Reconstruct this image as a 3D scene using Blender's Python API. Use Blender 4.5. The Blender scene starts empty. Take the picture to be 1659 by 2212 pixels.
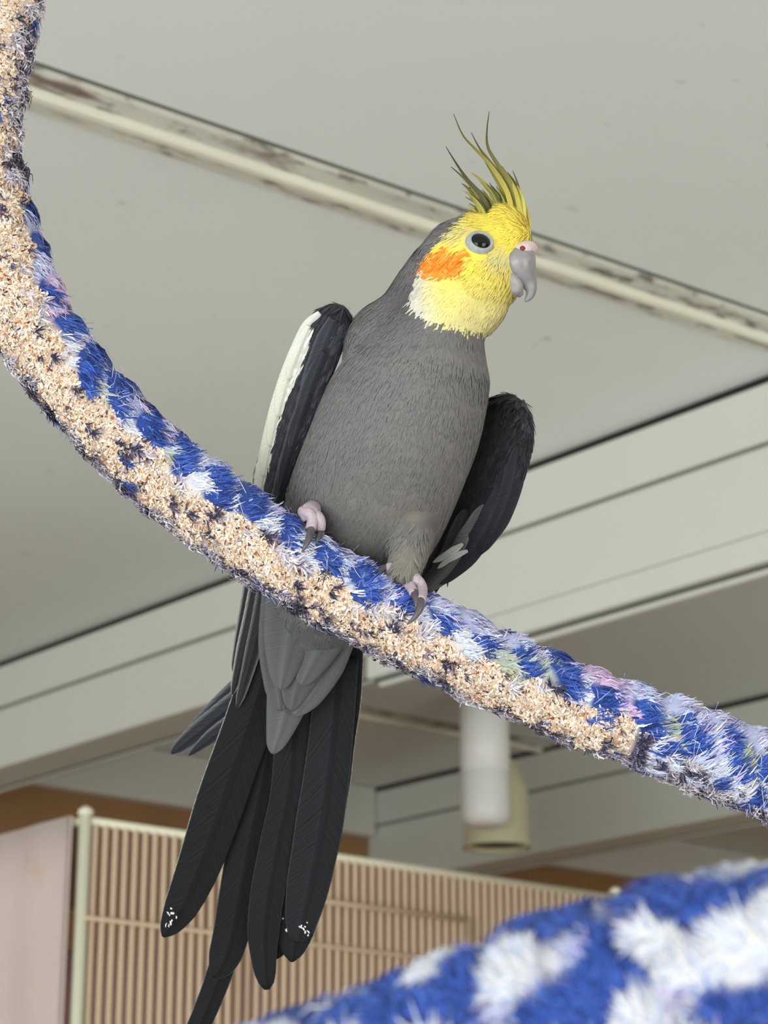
import bpy, bmesh, math, random
import numpy as np
from mathutils import Vector, Matrix
from mathutils.bvhtree import BVHTree

random.seed(7)
rng = np.random.default_rng(7)
scene = bpy.context.scene
C = bpy.context.collection

# ------------------------------------------------------------------ camera
CAMZ = 1.5
FPX, CX, CY = 4800.0, 829.5, 1106.0
PITCH, AZ = math.radians(18.8), math.radians(40.5)
cam_o = np.array([0, 0, CAMZ])
hd = np.array([math.sin(AZ), math.cos(AZ), 0.0])
upv = np.array([0, 0, 1.0])
FW = hd * math.cos(PITCH) + upv * math.sin(PITCH)
RT = np.cross(hd, upv)
UP = np.cross(RT, FW)
DB = 0.78                                   # distance of the bird

cd = bpy.data.cameras.new('camera')
cd.sensor_fit = 'HORIZONTAL'
cd.sensor_width = 36.0
cd.lens = 36.0 * FPX / 1659.0
cd.clip_start = 0.01
cd.dof.use_dof = True
cd.dof.focus_distance = DB - 0.01
cd.dof.aperture_fstop = 36.0
cam = bpy.data.objects.new('camera', cd)
C.objects.link(cam)
cam.matrix_world = Matrix(((RT[0], UP[0], -FW[0], 0), (RT[1], UP[1], -FW[1], 0), (RT[2], UP[2], -FW[2], CAMZ), (0, 0, 0, 1)))
scene.camera = cam

# ------------------------------------------------------------------ world, daylight and an added fill
w = bpy.data.worlds.new('world')
scene.world = w
w.use_nodes = True
bg = w.node_tree.nodes['Background']
bg.inputs[0].default_value = (0.93, 0.97, 1.0, 1)
bg.inputs[1].default_value = 1.1
for loc, aim, en, sx in (((-2.4, -0.4, 0.95), (1, 0.25, 0.0), 70, 3.0), ((1.2, -2.45, 1.2), (0.3, 1, -0.1), 54, 2.2)):
    wl = bpy.data.lights.new('window_and_fill_light', 'AREA')       # the wide window behind the camera, and an added fill light for the faces it leaves dark
    wl.shape = 'RECTANGLE'
    wl.size, wl.size_y = sx, 1.8
    wl.energy = en
    wl.color = (0.97, 0.99, 1.0)
    wlo = bpy.data.objects.new('window_and_fill_light', wl)
    C.objects.link(wlo)
    wlo.location = loc
    wlo.rotation_euler = Vector(aim).to_track_quat('-Z', 'Y').to_euler()

vs = scene.view_settings
scene.display_settings.display_device = 'sRGB'
vs.view_transform = 'Standard'
vs.look = 'None'
vs.exposure = 0.25
vs.gamma = 1.0
vs.use_curve_mapping = False


# ------------------------------------------------------------------ helpers
def lin(c):
    c = np.asarray(c, float) / 255.0
    return np.where(c <= 0.04045, c / 12.92, ((c + 0.055) / 1.055) ** 2.4)


def P(px, py, d):
    return cam_o + d * (FW + RT * (px - CX) / FPX + UP * (CY - py) / FPX)


def B(px, py, wmm=0.0):
    return P(px, py, DB + wmm * 0.001)


def project(pts):
    q = np.asarray(pts) - cam_o
    d = q @ FW
    return CX + FPX * (q @ RT) / d, CY - FPX * (q @ UP) / d, d


def newmat(name, col=(200, 200, 200), rough=0.6, attr=False, spec=0.3, noise=None, bump=None, sheen=0.0):
    m = bpy.data.materials.new(name)
    m.use_nodes = True
    nt = m.node_tree
    b = nt.nodes['Principled BSDF']
    b.inputs['Roughness'].default_value = rough
    b.inputs['Specular IOR Level'].default_value = spec
    if sheen:
        b.inputs['Sheen Weight'].default_value = sheen
    src = None
    if attr:
        a = nt.nodes.new('ShaderNodeAttribute')
        a.attribute_name = 'Col'
        src = a.outputs['Color']
    else:
        r = nt.nodes.new('ShaderNodeRGB')
        r.outputs[0].default_value = (*lin(col), 1)
        src = r.outputs[0]
    if noise:                                   # (scale, low, high): gentle value variation
        tc = nt.nodes.new('ShaderNodeTexCoord')
        n = nt.nodes.new('ShaderNodeTexNoise')
        n.inputs['Scale'].default_value = noise[0]
        n.inputs['Detail'].default_value = 4
        nt.links.new(tc.outputs['Object'], n.inputs['Vector'])
        mr = nt.nodes.new('ShaderNodeMapRange')
        mr.inputs['From Min'].default_value = 0.3
        mr.inputs['From Max'].default_value = 0.7
        mr.inputs['To Min'].default_value = noise[1]
        mr.inputs['To Max'].default_value = noise[2]
        nt.links.new(n.outputs['Fac'], mr.inputs['Value'])
        mx = nt.nodes.new('ShaderNodeVectorMath')
        mx.operation = 'SCALE'
        nt.links.new(src, mx.inputs[0])
        nt.links.new(mr.outputs[0], mx.inputs['Scale'])
        src = mx.outputs[0]
    nt.links.new(src, b.inputs['Base Color'])
    if bump:
        tc = nt.nodes.new('ShaderNodeTexCoord')
        n = nt.nodes.new('ShaderNodeTexNoise')
        n.inputs['Scale'].default_value = bump[0]
        n.inputs['Detail'].default_value = 5
        nt.links.new(tc.outputs['Object'], n.inputs['Vector'])
        bp = nt.nodes.new('ShaderNodeBump')
        bp.inputs['Strength'].default_value = bump[1]
        bp.inputs['Distance'].default_value = bump[2]
        nt.links.new(n.outputs['Fac'], bp.inputs['Height'])
        nt.links.new(bp.outputs[0], b.inputs['Normal'])
    return m


def add_spots(m, col, scale, lo, hi, stretch=(1, 1, 1), seed=0.0, amount=1.0):
    """stains with a shape of their own: a thresholded noise mixed over the base colour"""
    nt = m.node_tree
    b = nt.nodes['Principled BSDF']
    old = b.inputs['Base Color'].links[0].from_socket
    tc = nt.nodes.new('ShaderNodeTexCoord')
    mp = nt.nodes.new('ShaderNodeMapping')
    mp.inputs['Scale'].default_value = stretch
    mp.inputs['Location'].default_value = (seed, seed * 1.7, seed * 0.6)
    n = nt.nodes.new('ShaderNodeTexNoise')
    n.inputs['Scale'].default_value = scale
    n.inputs['Detail'].default_value = 5
    n.inputs['Roughness'].default_value = 0.62
    nt.links.new(tc.outputs['Object'], mp.inputs['Vector'])
    nt.links.new(mp.outputs[0], n.inputs['Vector'])
    mr = nt.nodes.new('ShaderNodeMapRange')
    mr.inputs['From Min'].default_value = lo
    mr.inputs['From Max'].default_value = hi
    mr.inputs['To Max'].default_value = amount
    nt.links.new(n.outputs['Fac'], mr.inputs['Value'])
    mx = nt.nodes.new('ShaderNodeMix')
    mx.data_type = 'RGBA'
    nt.links.new(mr.outputs[0], mx.inputs['Factor'])
    nt.links.new(old, mx.inputs['A'])
    mx.inputs['B'].default_value = (*lin(col), 1)
    nt.links.new(mx.outputs['Result'], b.inputs['Base Color'])


def link(name, me, mat, parent=None, smooth=False):
    o = bpy.data.objects.new(name, me)
    C.objects.link(o)
    if mat is not None and not me.materials:
        me.materials.append(mat)
    if smooth:
        me.polygons.foreach_set('use_smooth', [True] * len(me.polygons))
    if parent is not None:
        o.parent = parent
        o.matrix_parent_inverse = Matrix.Translation(-Vector(base_of(parent)))
    return o


def base_of(o):
    return o.location if o.parent is None else Vector((0, 0, 0))


def empty(name, loc, label=None, cat=None, group=None, kind=None, parent=None):
    o = bpy.data.objects.new(name, None)
    C.objects.link(o)
    o.empty_display_size = 0.02
    o.location = loc
    tag(o, label, cat, group, kind)
    return o


def tag(o, label=None, cat=None, group=None, kind=None):
    if label:
        o['label'] = label
    if cat:
        o['category'] = cat
    if group:
        o['group'] = group
    if kind:
        o['kind'] = kind
    return o


def mesh_np(name, verts, faces, cols=None):
    me = bpy.data.meshes.new(name)
    me.from_pydata([tuple(v) for v in verts], [], [tuple(f) for f in faces])
    if cols is not None:
        at = me.color_attributes.new('Col', 'FLOAT_COLOR', 'POINT')
        c4 = np.ones((len(verts), 4), np.float32)
        c4[:, :3] = cols
        at.data.foreach_set('color', c4.ravel())
    me.update()
    return me


def box_me(name, x0, x1, y0, y1, z0, z1, bev=0.0):
    bm = bmesh.new()
    bmesh.ops.create_cube(bm, size=1)
    for v in bm.verts:
        v.co = ((x0 + x1) / 2 + v.co.x * (x1 - x0), (y0 + y1) / 2 + v.co.y * (y1 - y0), (z0 + z1) / 2 + v.co.z * (z1 - z0))
    if bev:
        bmesh.ops.bevel(bm, geom=bm.edges[:], offset=bev, segments=2, affect='EDGES', profile=0.6)
    me = bpy.data.meshes.new(name)
    bm.to_mesh(me)
    bm.free()
    return me


def catmull(pts, n):
    pts = np.asarray(pts, float)
    k = len(pts)
    t = np.linspace(0, k - 1, n)
    i = np.clip(t.astype(int), 0, k - 2)
    f = (t - i)[:, None]
    g = lambda j: pts[np.clip(j, 0, k - 1)]
    p0, p1, p2, p3 = g(i - 1), g(i), g(i + 1), g(i + 2)
    return 0.5 * (2 * p1 + (p2 - p0) * f + (2 * p0 - 5 * p1 + 4 * p2 - p3) * f ** 2 + (3 * p1 - p0 - 3 * p2 + p3) * f ** 3)


def nrm(v):
    v = np.asarray(v, float)
    return v / np.maximum(np.linalg.norm(v, axis=-1, keepdims=True), 1e-12)


def loft_ellipse(secs, n=24, caps=True):
    """secs: (centre, axis_a, axis_b) arrays -> closed tube"""
    V, F = [], []
    th = np.linspace(0, 2 * math.pi, n, endpoint=False)
    for c, a, b in secs:
        for t in th:
            V.append(c + a * math.cos(t) + b * math.sin(t))
    m = len(secs)
    for i in range(m - 1):
        for j in range(n):
            k = (j + 1) % n
            F.append((i * n + j, i * n + k, (i + 1) * n + k, (i + 1) * n + j))
    if caps:
        V.append(secs[0][0])
        V.append(secs[-1][0])
        a, b = m * n, m * n + 1
        for j in range(n):
            k = (j + 1) % n
            F.append((a, k, j))
            F.append((b, (m - 1) * n + j, (m - 1) * n + k))
    return V, F


def img_loft(rows, samples=30, n=24):
    """rows of (px, py, half width px, depth mm, half depth mm); the sections stand across the path in the picture plane"""
    q = catmull(rows, samples)
    q[:, 2] = np.maximum(q[:, 2], 0.6)
    q[:, 4] = np.maximum(q[:, 4], 0.1)
    tan = np.gradient(q[:, :2], axis=0)
    tan = nrm(tan)
    secs = []
    for r, t in zip(q, tan):
        d = DB + r[3] * 0.001
        c = P(r[0], r[1], d)
        side = RT * (-t[1]) - UP * t[0]         # across the path (picture y runs down)
        secs.append((c, side * r[2] * d / FPX, FW * r[4] * 0.001))
    return loft_ellipse(secs, n)


def tube(pts, rad, n=8, samples=None):
    pts = np.asarray(pts, float)
    if samples:
        rr = np.interp(np.linspace(0, 1, samples), np.linspace(0, 1, len(rad)), rad) if np.ndim(rad) else np.full(samples, rad)
        pts = catmull(pts, samples)
    else:
        rr = np.asarray(rad) if np.ndim(rad) else np.full(len(pts), rad)
    T = nrm(np.gradient(pts, axis=0))
    a = np.cross(T[0], [0.13, 0.31, 0.94])
    a = a / np.linalg.norm(a)
    secs = []
    for p, t, r in zip(pts, T, rr):
        a = a - t * (a @ t)
        a = a / np.linalg.norm(a)
        b = np.cross(t, a)
        secs.append((p, a * r, b * r))
    return loft_ellipse(secs, n)


# ------------------------------------------------------------------ the room
H = CAMZ + 0.9                                  # ceiling height
M_ceil = newmat('ceiling_paint', (210, 214, 209), 0.75, noise=(2.2, 0.97, 1.03), bump=(260, 0.25, 0.0006), spec=0.2)
add_spots(M_ceil, (120, 112, 92), 11.0, 0.675, 0.73, (1, 1, 1), 3.1, 0.55)
add_spots(M_ceil, (92, 88, 78), 29.0, 0.68, 0.74, (1.0, 1.6, 1), 8.3, 0.65)
M_trim = newmat('cream_trim_paint', (202, 204, 194), 0.5, noise=(5, 0.98, 1.02), spec=0.35)
M_gap = newmat('dark_gap_shade', (38, 40, 34), 0.9)
M_groove = newmat('grey_groove', (118, 122, 110), 0.9)
M_gap2 = newmat('grey_gap_shade', (92, 94, 86), 0.9)
M_batten = newmat('speckled_batten', (196, 195, 182), 0.5, noise=(9, 0.9, 1.06), spec=0.35)
add_spots(M_batten, (104, 84, 72), 26, 0.51, 0.63, (0.42, 1.5, 1), 2.0, 0.9)
add_spots(M_batten, (76, 66, 60), 60, 0.56, 0.66, (0.5, 1.2, 1), 5.0, 0.85)
M_ridge = newmat('batten_ridge', (214, 211, 194), 0.4, noise=(12, 0.94, 1.04), spec=0.4)
M_wood = newmat('brown_panelling', (150, 116, 78), 0.55, noise=(7, 0.85, 1.1))
M_floor = newmat('beige_carpet', (230, 231, 228), 0.95, noise=(30, 0.85, 1.1), bump=(300, 0.5, 0.003))
M_wallp = newmat('wall_paint', (196, 188, 172), 0.8, noise=(3, 0.96, 1.03))


def struct(name, me, mat, label, parent=None):
    o = link(name, me, mat, parent)
    if parent is None:
        tag(o, label, None, None, 'structure')
        o['category'] = name.split('_')[0]
    return o


def sroot(name, label, cat, loc=(0, 0, 0)):
    return empty(name, loc, label, cat, None, 'structure')


XA, XB = -2.6, 4.9
YA, YB = -2.6, 3.33
struct('floor', box_me('floor', XA, 1.75, YA, YB + 0.1, -0.1, 0.0), M_floor, 'pale carpeted floor of the room below the perch')
M_floor2 = newmat('bounce_tint_floor', (206, 184, 154), 0.95, noise=(30, 0.85, 1.1), bump=(300, 0.5, 0.003))  # unseen floor piece, coloured to tint and limit the bounced light
struct('floor', box_me('floor', 1.75, XB, YA, YB + 0.1, -0.1, 0.0), M_floor2, 'unseen floor beyond the first ceiling beam, tinted for its bounce light')
struct('wall_light_block', box_me('wall_light_block', XA, XB, YA - 0.1, YA, 0.0, H), M_wallp, 'unseen pale wall added to block light opposite the brown panelled wall')  # unseen wall, added to keep outside light off the surfaces facing it
struct('wall_back', box_me('wall_back', XA, XB, YB, YB + 0.1, 0.0, H), M_wood, 'brown wood panelled wall behind the bird cage')
struct('wall_right', box_me('wall_right', XB, XB + 0.1, YA, YB + 0.1, 0.0, H), M_wood, 'brown wood wall at the far end beyond the ceiling beams')

# ceiling: panels that meet under the battens and the beams
ce = sroot('ceiling', 'pale grey panelled ceiling with small dark specks', 'ceiling', (0, 0, H))
BX1, BX2 = 1.73, 2.80                          # near faces of the two beams
ys = [YA, 1.36, 2.825, YB + 0.1]
xs = [XA, BX1 + 0.06, BX2 + 0.06, XB + 0.1]
for i in range(3):
    for j in range(3):
        link('ceiling_panel', box_me('ceiling_panel', xs[i] + 0.001, xs[i + 1] - 0.001, ys[j] + 0.001, ys[j + 1] - 0.001, H, H + 0.04), M_ceil, ce)


def batten(x0, x1, ymid, dydx, label, xr):
    """a rusty H-strip: two flat flanges, a raised ridge between them"""
    t = sroot('ceiling_batten', label, 'batten', ((x0 + x1) / 2, ymid, H))
    yy = lambda x, dy: ymid + (x - xr) * dydx + dy

    def strip(name, prof, mat):
        V, Fc = [], []
        for x in (x0, x1):
            for dy, dz in prof:
                V.append((x, yy(x, dy), H + dz))
        n = len(prof)
        for k in range(n):
            q = (k + 1) % n
            Fc.append((k, q, n + q, n + k))
        Fc.append(tuple(range(n))[::-1])
        Fc.append(tuple(range(n, 2 * n)))
        me = mesh_np(name, V, Fc)
        bm = bmesh.new()
        bm.from_mesh(me)
        bmesh.ops.recalc_face_normals(bm, faces=bm.faces)
        bm.to_mesh(me)
        bm.free()
        return link(name, me, mat, t)
    strip('flange', [(-0.034, 0.002), (-0.034, -0.0035), (-0.031, -0.0045), (-0.007, -0.0045), (-0.007, 0.002)], M_batten)
    strip('flange', [(0.007, 0.002), (0.007, -0.0045), (0.027, -0.0045), (0.030, -0.003), (0.030, 0.002)], M_batten)
    strip('ridge', [(-0.0085, 0.0), (-0.0075, -0.008), (-0.004, -0.0105), (0.003, -0.0105), (0.007, -0.008), (0.0085, 0.0)], M_ridge)
    strip('gap_shade_strip', [(-0.0385, 0.002), (-0.0385, -0.0008), (-0.034, -0.0008), (-0.034, 0.002)], M_gap2)  # solid grey strip: the shade along the batten edge as a colour
    return t


batten(-0.9, BX1 - 0.004, 1.375, -0.07, 'long pale ceiling batten with rust stains running behind the bird head', 1.0)
batten(BX1 + 0.125, BX2 - 0.004, 2.845, -0.03, 'short ceiling batten between the two beams above the hanging lamps', 2.5)


def beam(bx, y0, y1, label, drop=0.172):
    t = sroot('ceiling_beam', label, 'beam', (bx + 0.055, (y0 + y1) / 2, H))
    z2, z3 = H - 0.074, H - drop
    link('gap_shade_strip', box_me('gap_shade_strip', bx + 0.004, bx + 0.02, y0, y1, H - 0.011, H), M_gap, t)  # shade between ceiling and trim, put into a dark strip
    link('trim_board', box_me('trim_board', bx, bx + 0.02, y0, y1, z2, H - 0.010, 0.0015), M_trim, t)
    link('groove', box_me('groove', bx + 0.004, bx + 0.02, y0, y1, z2 - 0.005, z2), M_groove, t)
    link('beam_core', box_me('beam_core', bx + 0.002, bx + 0.082, y0, y1, z3, z2 - 0.0048, 0.003), M_trim, t)
    link('beam_core', box_me('beam_core', bx + 0.02, bx + 0.082, y0, y1, z2 - 0.0048, H), M_trim, t)
    link('groove', box_me('groove', bx + 0.082, bx + 0.091, y0, y1, z3 + 0.001, H), M_gap2, t)  # nearly flush; the shade of the gap is put into its grey
    link('edge_strip', box_me('edge_strip', bx + 0.091, bx + 0.102, y0, y1, z3 - 0.001, H, 0.002), M_trim, t)
    return t


b1 = beam(BX1, -1.6, YB - 0.001, 'wide cream ceiling beam with grooved trim passing behind the bird')
zl = H - 0.172
link('lower_strip', box_me('lower_strip', BX1 + 0.001, BX1 + 0.012, -1.6, 2.06, zl - 0.032, zl - 0.001, 0.0015), M_trim, b1)
link('gap_shade_strip', box_me('gap_shade_strip', BX1 + 0.012, BX1 + 0.020, -1.6, 2.06, zl - 0.0335, zl - 0.001), M_gap2, b1)  # grey box painting the shaded line below the lower strip
link('edge_strip', box_me('edge_strip', BX1 + 0.020, BX1 + 0.030, -1.6, 2.06, zl - 0.039, zl - 0.001, 0.002), M_trim, b1)
beam(BX2, -1.6, YB - 0.001, 'farther cream ceiling beam beyond the hanging lamps', 0.19)

# crown trim along the brown wall, in three lengths between the beams
for n, (a, b, lab) in enumerate(((XA, BX1 - 0.002, 'crown trim on brown wall left of the first beam'),
                                 (BX1 + 0.12, BX2 - 0.002, 'crown trim on brown wall between the two beams'),
                                 (BX2 + 0.12, XB, 'crown trim on brown wall beyond the farther beam'))):
    o = struct('trim_%d' % (n + 1), box_me('trim', a, b, YB - 0.03, YB, H - 0.098, H - 0.001, 0.004), M_trim, lab)

# ------------------------------------------------------------------ hanging lamps
M_lampw = newmat('white_lamp_metal', (246, 248, 244), 0.35, spec=0.5)
M_lampc = newmat('cream_lamp_metal', (214, 209, 178), 0.4, spec=0.5)
M_lampd = newmat('lamp_inside', (120, 116, 92), 0.6)


def lathe(name, prof, cx, cy, mat, parent, n=40, smooth=True):
    V, Fc = [], []
    for r, z in prof:
        for k in range(n):
            a = 2 * math.pi * k / n
            V.append((cx + r * math.cos(a), cy + r * math.sin(a), z))
    for i in range(len(prof) - 1):
        for k in range(n):
            q = (k + 1) % n
            Fc.append((i * n + k, i * n + q, (i + 1) * n + q, (i + 1) * n + k))
    me = mesh_np(name, V, Fc)
    bm = bmesh.new()
    bm.from_mesh(me)
    bmesh.ops.remove_doubles(bm, verts=bm.verts, dist=1e-6)
    bmesh.ops.recalc_face_normals(bm, faces=bm.faces)
    bm.to_mesh(me)
    bm.free()
    return link(name, me, mat, parent, smooth)


def on_z(px, py, z):
    r = FW + RT * (px - CX) / FPX + UP * (CY - py) / FPX
    return cam_o + r * (z - CAMZ) / r[2]


def z_at(px, py, x, y):
    """height of the picture row py where it passes over the ground point (x, y)"""
    r = FW + RT * (px - CX) / FPX + UP * (CY - py) / FPX
    return CAMZ + r[2] * math.hypot(x, y) / math.hypot(r[0], r[1])


la = on_z(1045, 1480, H)
lx, ly = la[0], la[1]
zb, zs = z_at(1045, 1788, lx, ly), z_at(1045, 1668, lx, ly)
t = empty('hanging_lamp', (lx, ly, H), 'white cylindrical downlight with rounded lower end hanging from ceiling', 'lamp', 'ceiling downlights')
R0 = 0.0398
lathe('housing', [(0.0, H), (R0, H), (R0, zs + 0.001), (R0 - 0.0012, zs)], lx, ly, M_lampw, t)
lathe('diffuser', [(R0 - 0.0012, zs), (R0 - 0.0004, zs - 0.001), (R0 - 0.0004, zb + 0.022), (R0 - 0.003, zb + 0.011), (R0 - 0.010, zb + 0.004), (R0 - 0.02, zb + 0.001), (0, zb)], lx, ly, M_lampw, t)
lb = on_z(1063, 1455, H)
# stands a little farther than the white one
ux, uy = lx / math.hypot(lx, ly), ly / math.hypot(lx, ly)
kk = (math.hypot(lx, ly) + 0.12)
r_ = FW + RT * (1062 - CX) / FPX
bx_, by_ = r_[0] / math.hypot(r_[0], r_[1]) * kk, r_[1] / math.hypot(r_[0], r_[1]) * kk
zc, zsh, zst = z_at(1062, 1832, bx_, by_), z_at(1062, 1712, bx_, by_), z_at(1062, 1640, bx_, by_)
t = empty('hanging_lamp', (bx_, by_, H), 'cream bell shaped downlight with flared open rim behind the white one', 'lamp', 'ceiling downlights')
R1 = 0.0535
lathe('stem', [(0.0, H), (0.032, H), (0.032, H - 0.012), (0.011, H - 0.016), (0.011, zst - 0.004)], bx_, by_, M_lampc, t)
lathe('shade', [(0.0, zst), (0.026, zst), (0.036, zst - 0.008), (R1 - 0.006, zsh + 0.014), (R1 - 0.001, zsh), (R1, zc + 0.018), (R1 + 0.001, zc + 0.012), (R1 + 0.004, zc + 0.004), (R1 + 0.0045, zc), (R1 - 0.002, zc + 0.001), (R1 - 0.004, zc + 0.012)], bx_, by_, M_lampc, t)
lathe('lamp_inside', [(R1 - 0.004, zc + 0.012), (R1 - 0.008, zc + 0.007), (0.02, zc + 0.003), (0, zc + 0.004)], bx_, by_, M_lampd, t)

# ------------------------------------------------------------------ the cage behind
M_bar = newmat('tan_cage_wire', (188, 164, 138), 0.45, spec=0.4, noise=(40, 0.9, 1.08))
M_post = newmat('cream_cage_post', (214, 212, 188), 0.45, spec=0.4)
M_cloth = newmat('pink_cloth', (196, 180, 174), 0.85, noise=(8, 0.94, 1.05))
add_spots(M_cloth, (178, 140, 86), 9, 0.60, 0.72, (1, 1, 0.5), 4.4, 0.6)
CX0, CX1, CY0, CY1, CZ1 = 1.288, 2.103, 2.0, 2.52, CAMZ + 0.457
CZ0 = 0.06
cg = empty('bird_cage', ((CX0 + CX1) / 2, (CY0 + CY1) / 2, 0.0), 'tall cream wire bird cage with one side covered by pink cloth', 'cage')


def rod(x0, y0, z0, x1, y1, z1, r, n=8):
    V, Fc = tube([(x0, y0, z0), (x1, y1, z1)], r, n)
    return mesh_np('rod', V, Fc)


for (x, y) in ((CX0, CY0), (CX1, CY0), (CX0, CY1), (CX1, CY1)):
    p = link('post', rod(x, y, 0.0, x, y, CZ1 + 0.006, 0.0068, 12), M_post, cg, True)
    cap = link('post_cap', mesh_np('post_cap', *loft_ellipse([(np.array([x, y, CZ1 + 0.003]), np.array([0.009, 0, 0]), np.array([0, 0.009, 0])), (np.array([x, y, CZ1 + 0.008]), np.array([0.008, 0, 0]), np.array([0, 0.008, 0])), (np.array([x, y, CZ1 + 0.012]), np.array([0.003, 0, 0]), np.array([0, 0.003, 0]))], 14)), M_post, p, True)
for y in (CY0, CY1):
    for z in (CZ1 - 0.003, CZ0):
        link('rail', rod(CX0, y, z, CX1, y, z, 0.0048, 10), M_post, cg, True)
for x in (CX0, CX1):
    for z in (CZ1 - 0.003, CZ0):
        link('rail', rod(x, CY0, z, x, CY1, z, 0.0048, 10), M_post, cg, True)
NB = 63
bar_me = rod(0, 0, 0, 0, 0, 1.0, 1.0, 8)
bar_me.polygons.foreach_set('use_smooth', [True] * len(bar_me.polygons))
bar_me.materials.append(M_bar)


def bar(x, y, z0, z1, r):
    o = bpy.data.objects.new('bar', bar_me)
    C.objects.link(o)
    o.location = Vector((x, y, z0)) - cg.location
    o.scale = (r, r, z1 - z0)
    o.parent = cg


for i in range(1, NB):
    bx = CX0 + (CX1 - CX0) * i / NB
    bar(bx, CY0, CZ0, CZ1 - 0.003, 0.0041)
for i in range(1, 32):
    bar(CX0 + (CX1 - CX0) * i / 32, CY1, CZ0, CZ1 - 0.003, 0.0024)
for i in range(1, 20):
    bar(CX1, CY0 + (CY1 - CY0) * i / 20, CZ0, CZ1 - 0.003, 0.0028)
# cross wires and the door on the front
cw = link('cross_wire', rod(CX0, CY0 - 0.006, CAMZ + 0.350, CX1, CY0 - 0.006, CAMZ + 0.347, 0.0026), M_bar, cg, True)
link('cross_wire', rod(CX0, CY0 - 0.006, CAMZ + 0.232, CX1, CY0 - 0.006, CAMZ + 0.232, 0.0026), M_bar, cg, True)
DX0, DX1, DZ0, DZ1 = 1.49, 1.833, CAMZ - 0.05, CAMZ + 0.399
door = link('cage_door', rod(DX0, CY0 - 0.009, DZ1, DX1, CY0 - 0.009, DZ1, 0.0032), M_bar, cg, True)
link('door_side', rod(DX0, CY0 - 0.009, DZ0, DX0, CY0 - 0.009, DZ1, 0.0030), M_bar, door, True)
link('door_side', rod(DX1, CY0 - 0.009, DZ0, DX1, CY0 - 0.009, DZ1, 0.0030), M_bar, door, True)
link('door_bottom', rod(DX0, CY0 - 0.009, DZ0, DX1, CY0 - 0.009, DZ0, 0.0030), M_bar, door, True)
link('tray', box_me('tray', CX0 + 0.004, CX1 - 0.004, CY0 + 0.004, CY1 - 0.004, CZ0 - 0.02, CZ0 + 0.03, 0.004), M_post, cg)
link('roof_panel', box_me('roof_panel', CX0 + 0.004, CX1 - 0.004, CY0 + 0.004, CY1 - 0.004, CZ1 - 0.006, CZ1 - 0.002), M_bar, cg)


def sheet(name, a, b, z0, z1, out, amp, waves, mat, parent, thick=0.003):
    """hanging cloth between ground points a and b, with folds along out"""
    a, b, out = np.array(a, float), np.array(b, float), np.array(out, float)
    nu, nv = 60, 24
    V, Fc = [], []
    for s in (0, 1):
        for j in range(nv + 1):
            f = j / nv
            for i in range(nu + 1):
                u = i / nu
                q = a + (b - a) * u
                k = amp * (0.35 + 0.65 * f) * (math.sin(waves * 6.283 * u + 1.5 * f) + 0.4 * math.sin(waves * 15.1 * u + 2.0))
                p = q + out * (k + amp * 1.4 + s * thick)
                V.append((p[0], p[1], z1 + (z0 - z1) * f))
    m = (nu + 1) * (nv + 1)
    for s in (0, 1):
        for j in range(nv):
            for i in range(nu):
                q = s * m + j * (nu + 1) + i
                f = (q, q + 1, q + nu + 2, q + nu + 1)
                Fc.append(f if s else f[::-1])
    for j in range(nv):
        for i in (0, nu):
            q = j * (nu + 1) + i
            Fc.append((q, q + nu + 1, q + m + nu + 1, q + m))
    for j in (0, nv):
        for i in range(nu):
            q = j * (nu + 1) + i
            Fc.append((q, q + 1, q + m + 1, q + m))
    return link(name, mesh_np(name, V, Fc), mat, parent, True)


sheet('cloth_cover', (CX0 - 0.008, CY0 + 0.006), (CX0 - 0.008, CY1), 0.35, CZ1 + 0.001, (-1, 0), 0.003, 3, M_cloth, cg)
M_cloth2 = newmat('pink_inner_cloth', (196, 150, 150), 0.9, noise=(6, 0.85, 1.08))
sheet('inner_cloth', (CX0 + 0.03, CY0 + 0.15), (CX1 - 0.03, CY0 + 0.15), 0.35, CAMZ + 0.34, (0, 1), 0.006, 7, M_cloth2, cg)

# ------------------------------------------------------------------ the rope perch
RR = 0.0128                                     # radius of the rope core
rope1 = [(0, -150, 20), (2, 0, 16), (-30, 150, 12), (-45, 300, 8), (-30, 430, 6), (10, 560, 4), (65, 690, 2), (140, 802, 0), (228, 905, 0),
         (330, 1000, 0), (430, 1080, 0), (555, 1168, 0), (680, 1245, 0), (800, 1315, 0), (930, 1378, 0), (1080, 1452, 0),
         (1240, 1522, 0), (1400, 1578, -2), (1560, 1642, -6), (1690, 1700, -14)]
pts = [B(a, b, c) for a, b, c in rope1]
loop = [P(1950, 1850, 0.73), P(2350, 2030, 0.66), P(2750, 2150, 0.55), P(2900, 2180, 0.45), P(2550, 2120, 0.38)]
rope2 = [(2100, 2085), (1720, 2068), (1640, 2076), (1480, 2106), (1270, 2168), (1120, 2220), (940, 2300), (590, 2425), (200, 2590)]
pts2 = [P(a, b, 0.352) for a, b in rope2] + [P(-300, 2800, 0.37), P(-900, 3100, 0.42)]
top0 = pts[0]
lead = [np.array([top0[0], top0[1], H - 0.015]), np.array([top0[0], top0[1], H - 0.12]), top0 + np.array([0, 0, 0.16]), top0 + np.array([0, 0, 0.05])]
ctrl = np.array(lead + pts + loop + pts2)
raw = catmull(ctrl, 2400)
seg = np.r_[0, np.cumsum(np.linalg.norm(np.diff(raw, axis=0), axis=1))]
RL = seg[-1]
NS = int(RL / 0.0012)
sl = np.linspace(0, RL, NS)
rc = np.stack([np.interp(sl, seg, raw[:, k]) for k in range(3)], 1)
for _ in range(6):
    rc[1:-1] = 0.25 * rc[:-2] + 0.5 * rc[1:-1] + 0.25 * rc[2:]
rt = nrm(np.gradient(rc, axis=0))
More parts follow.
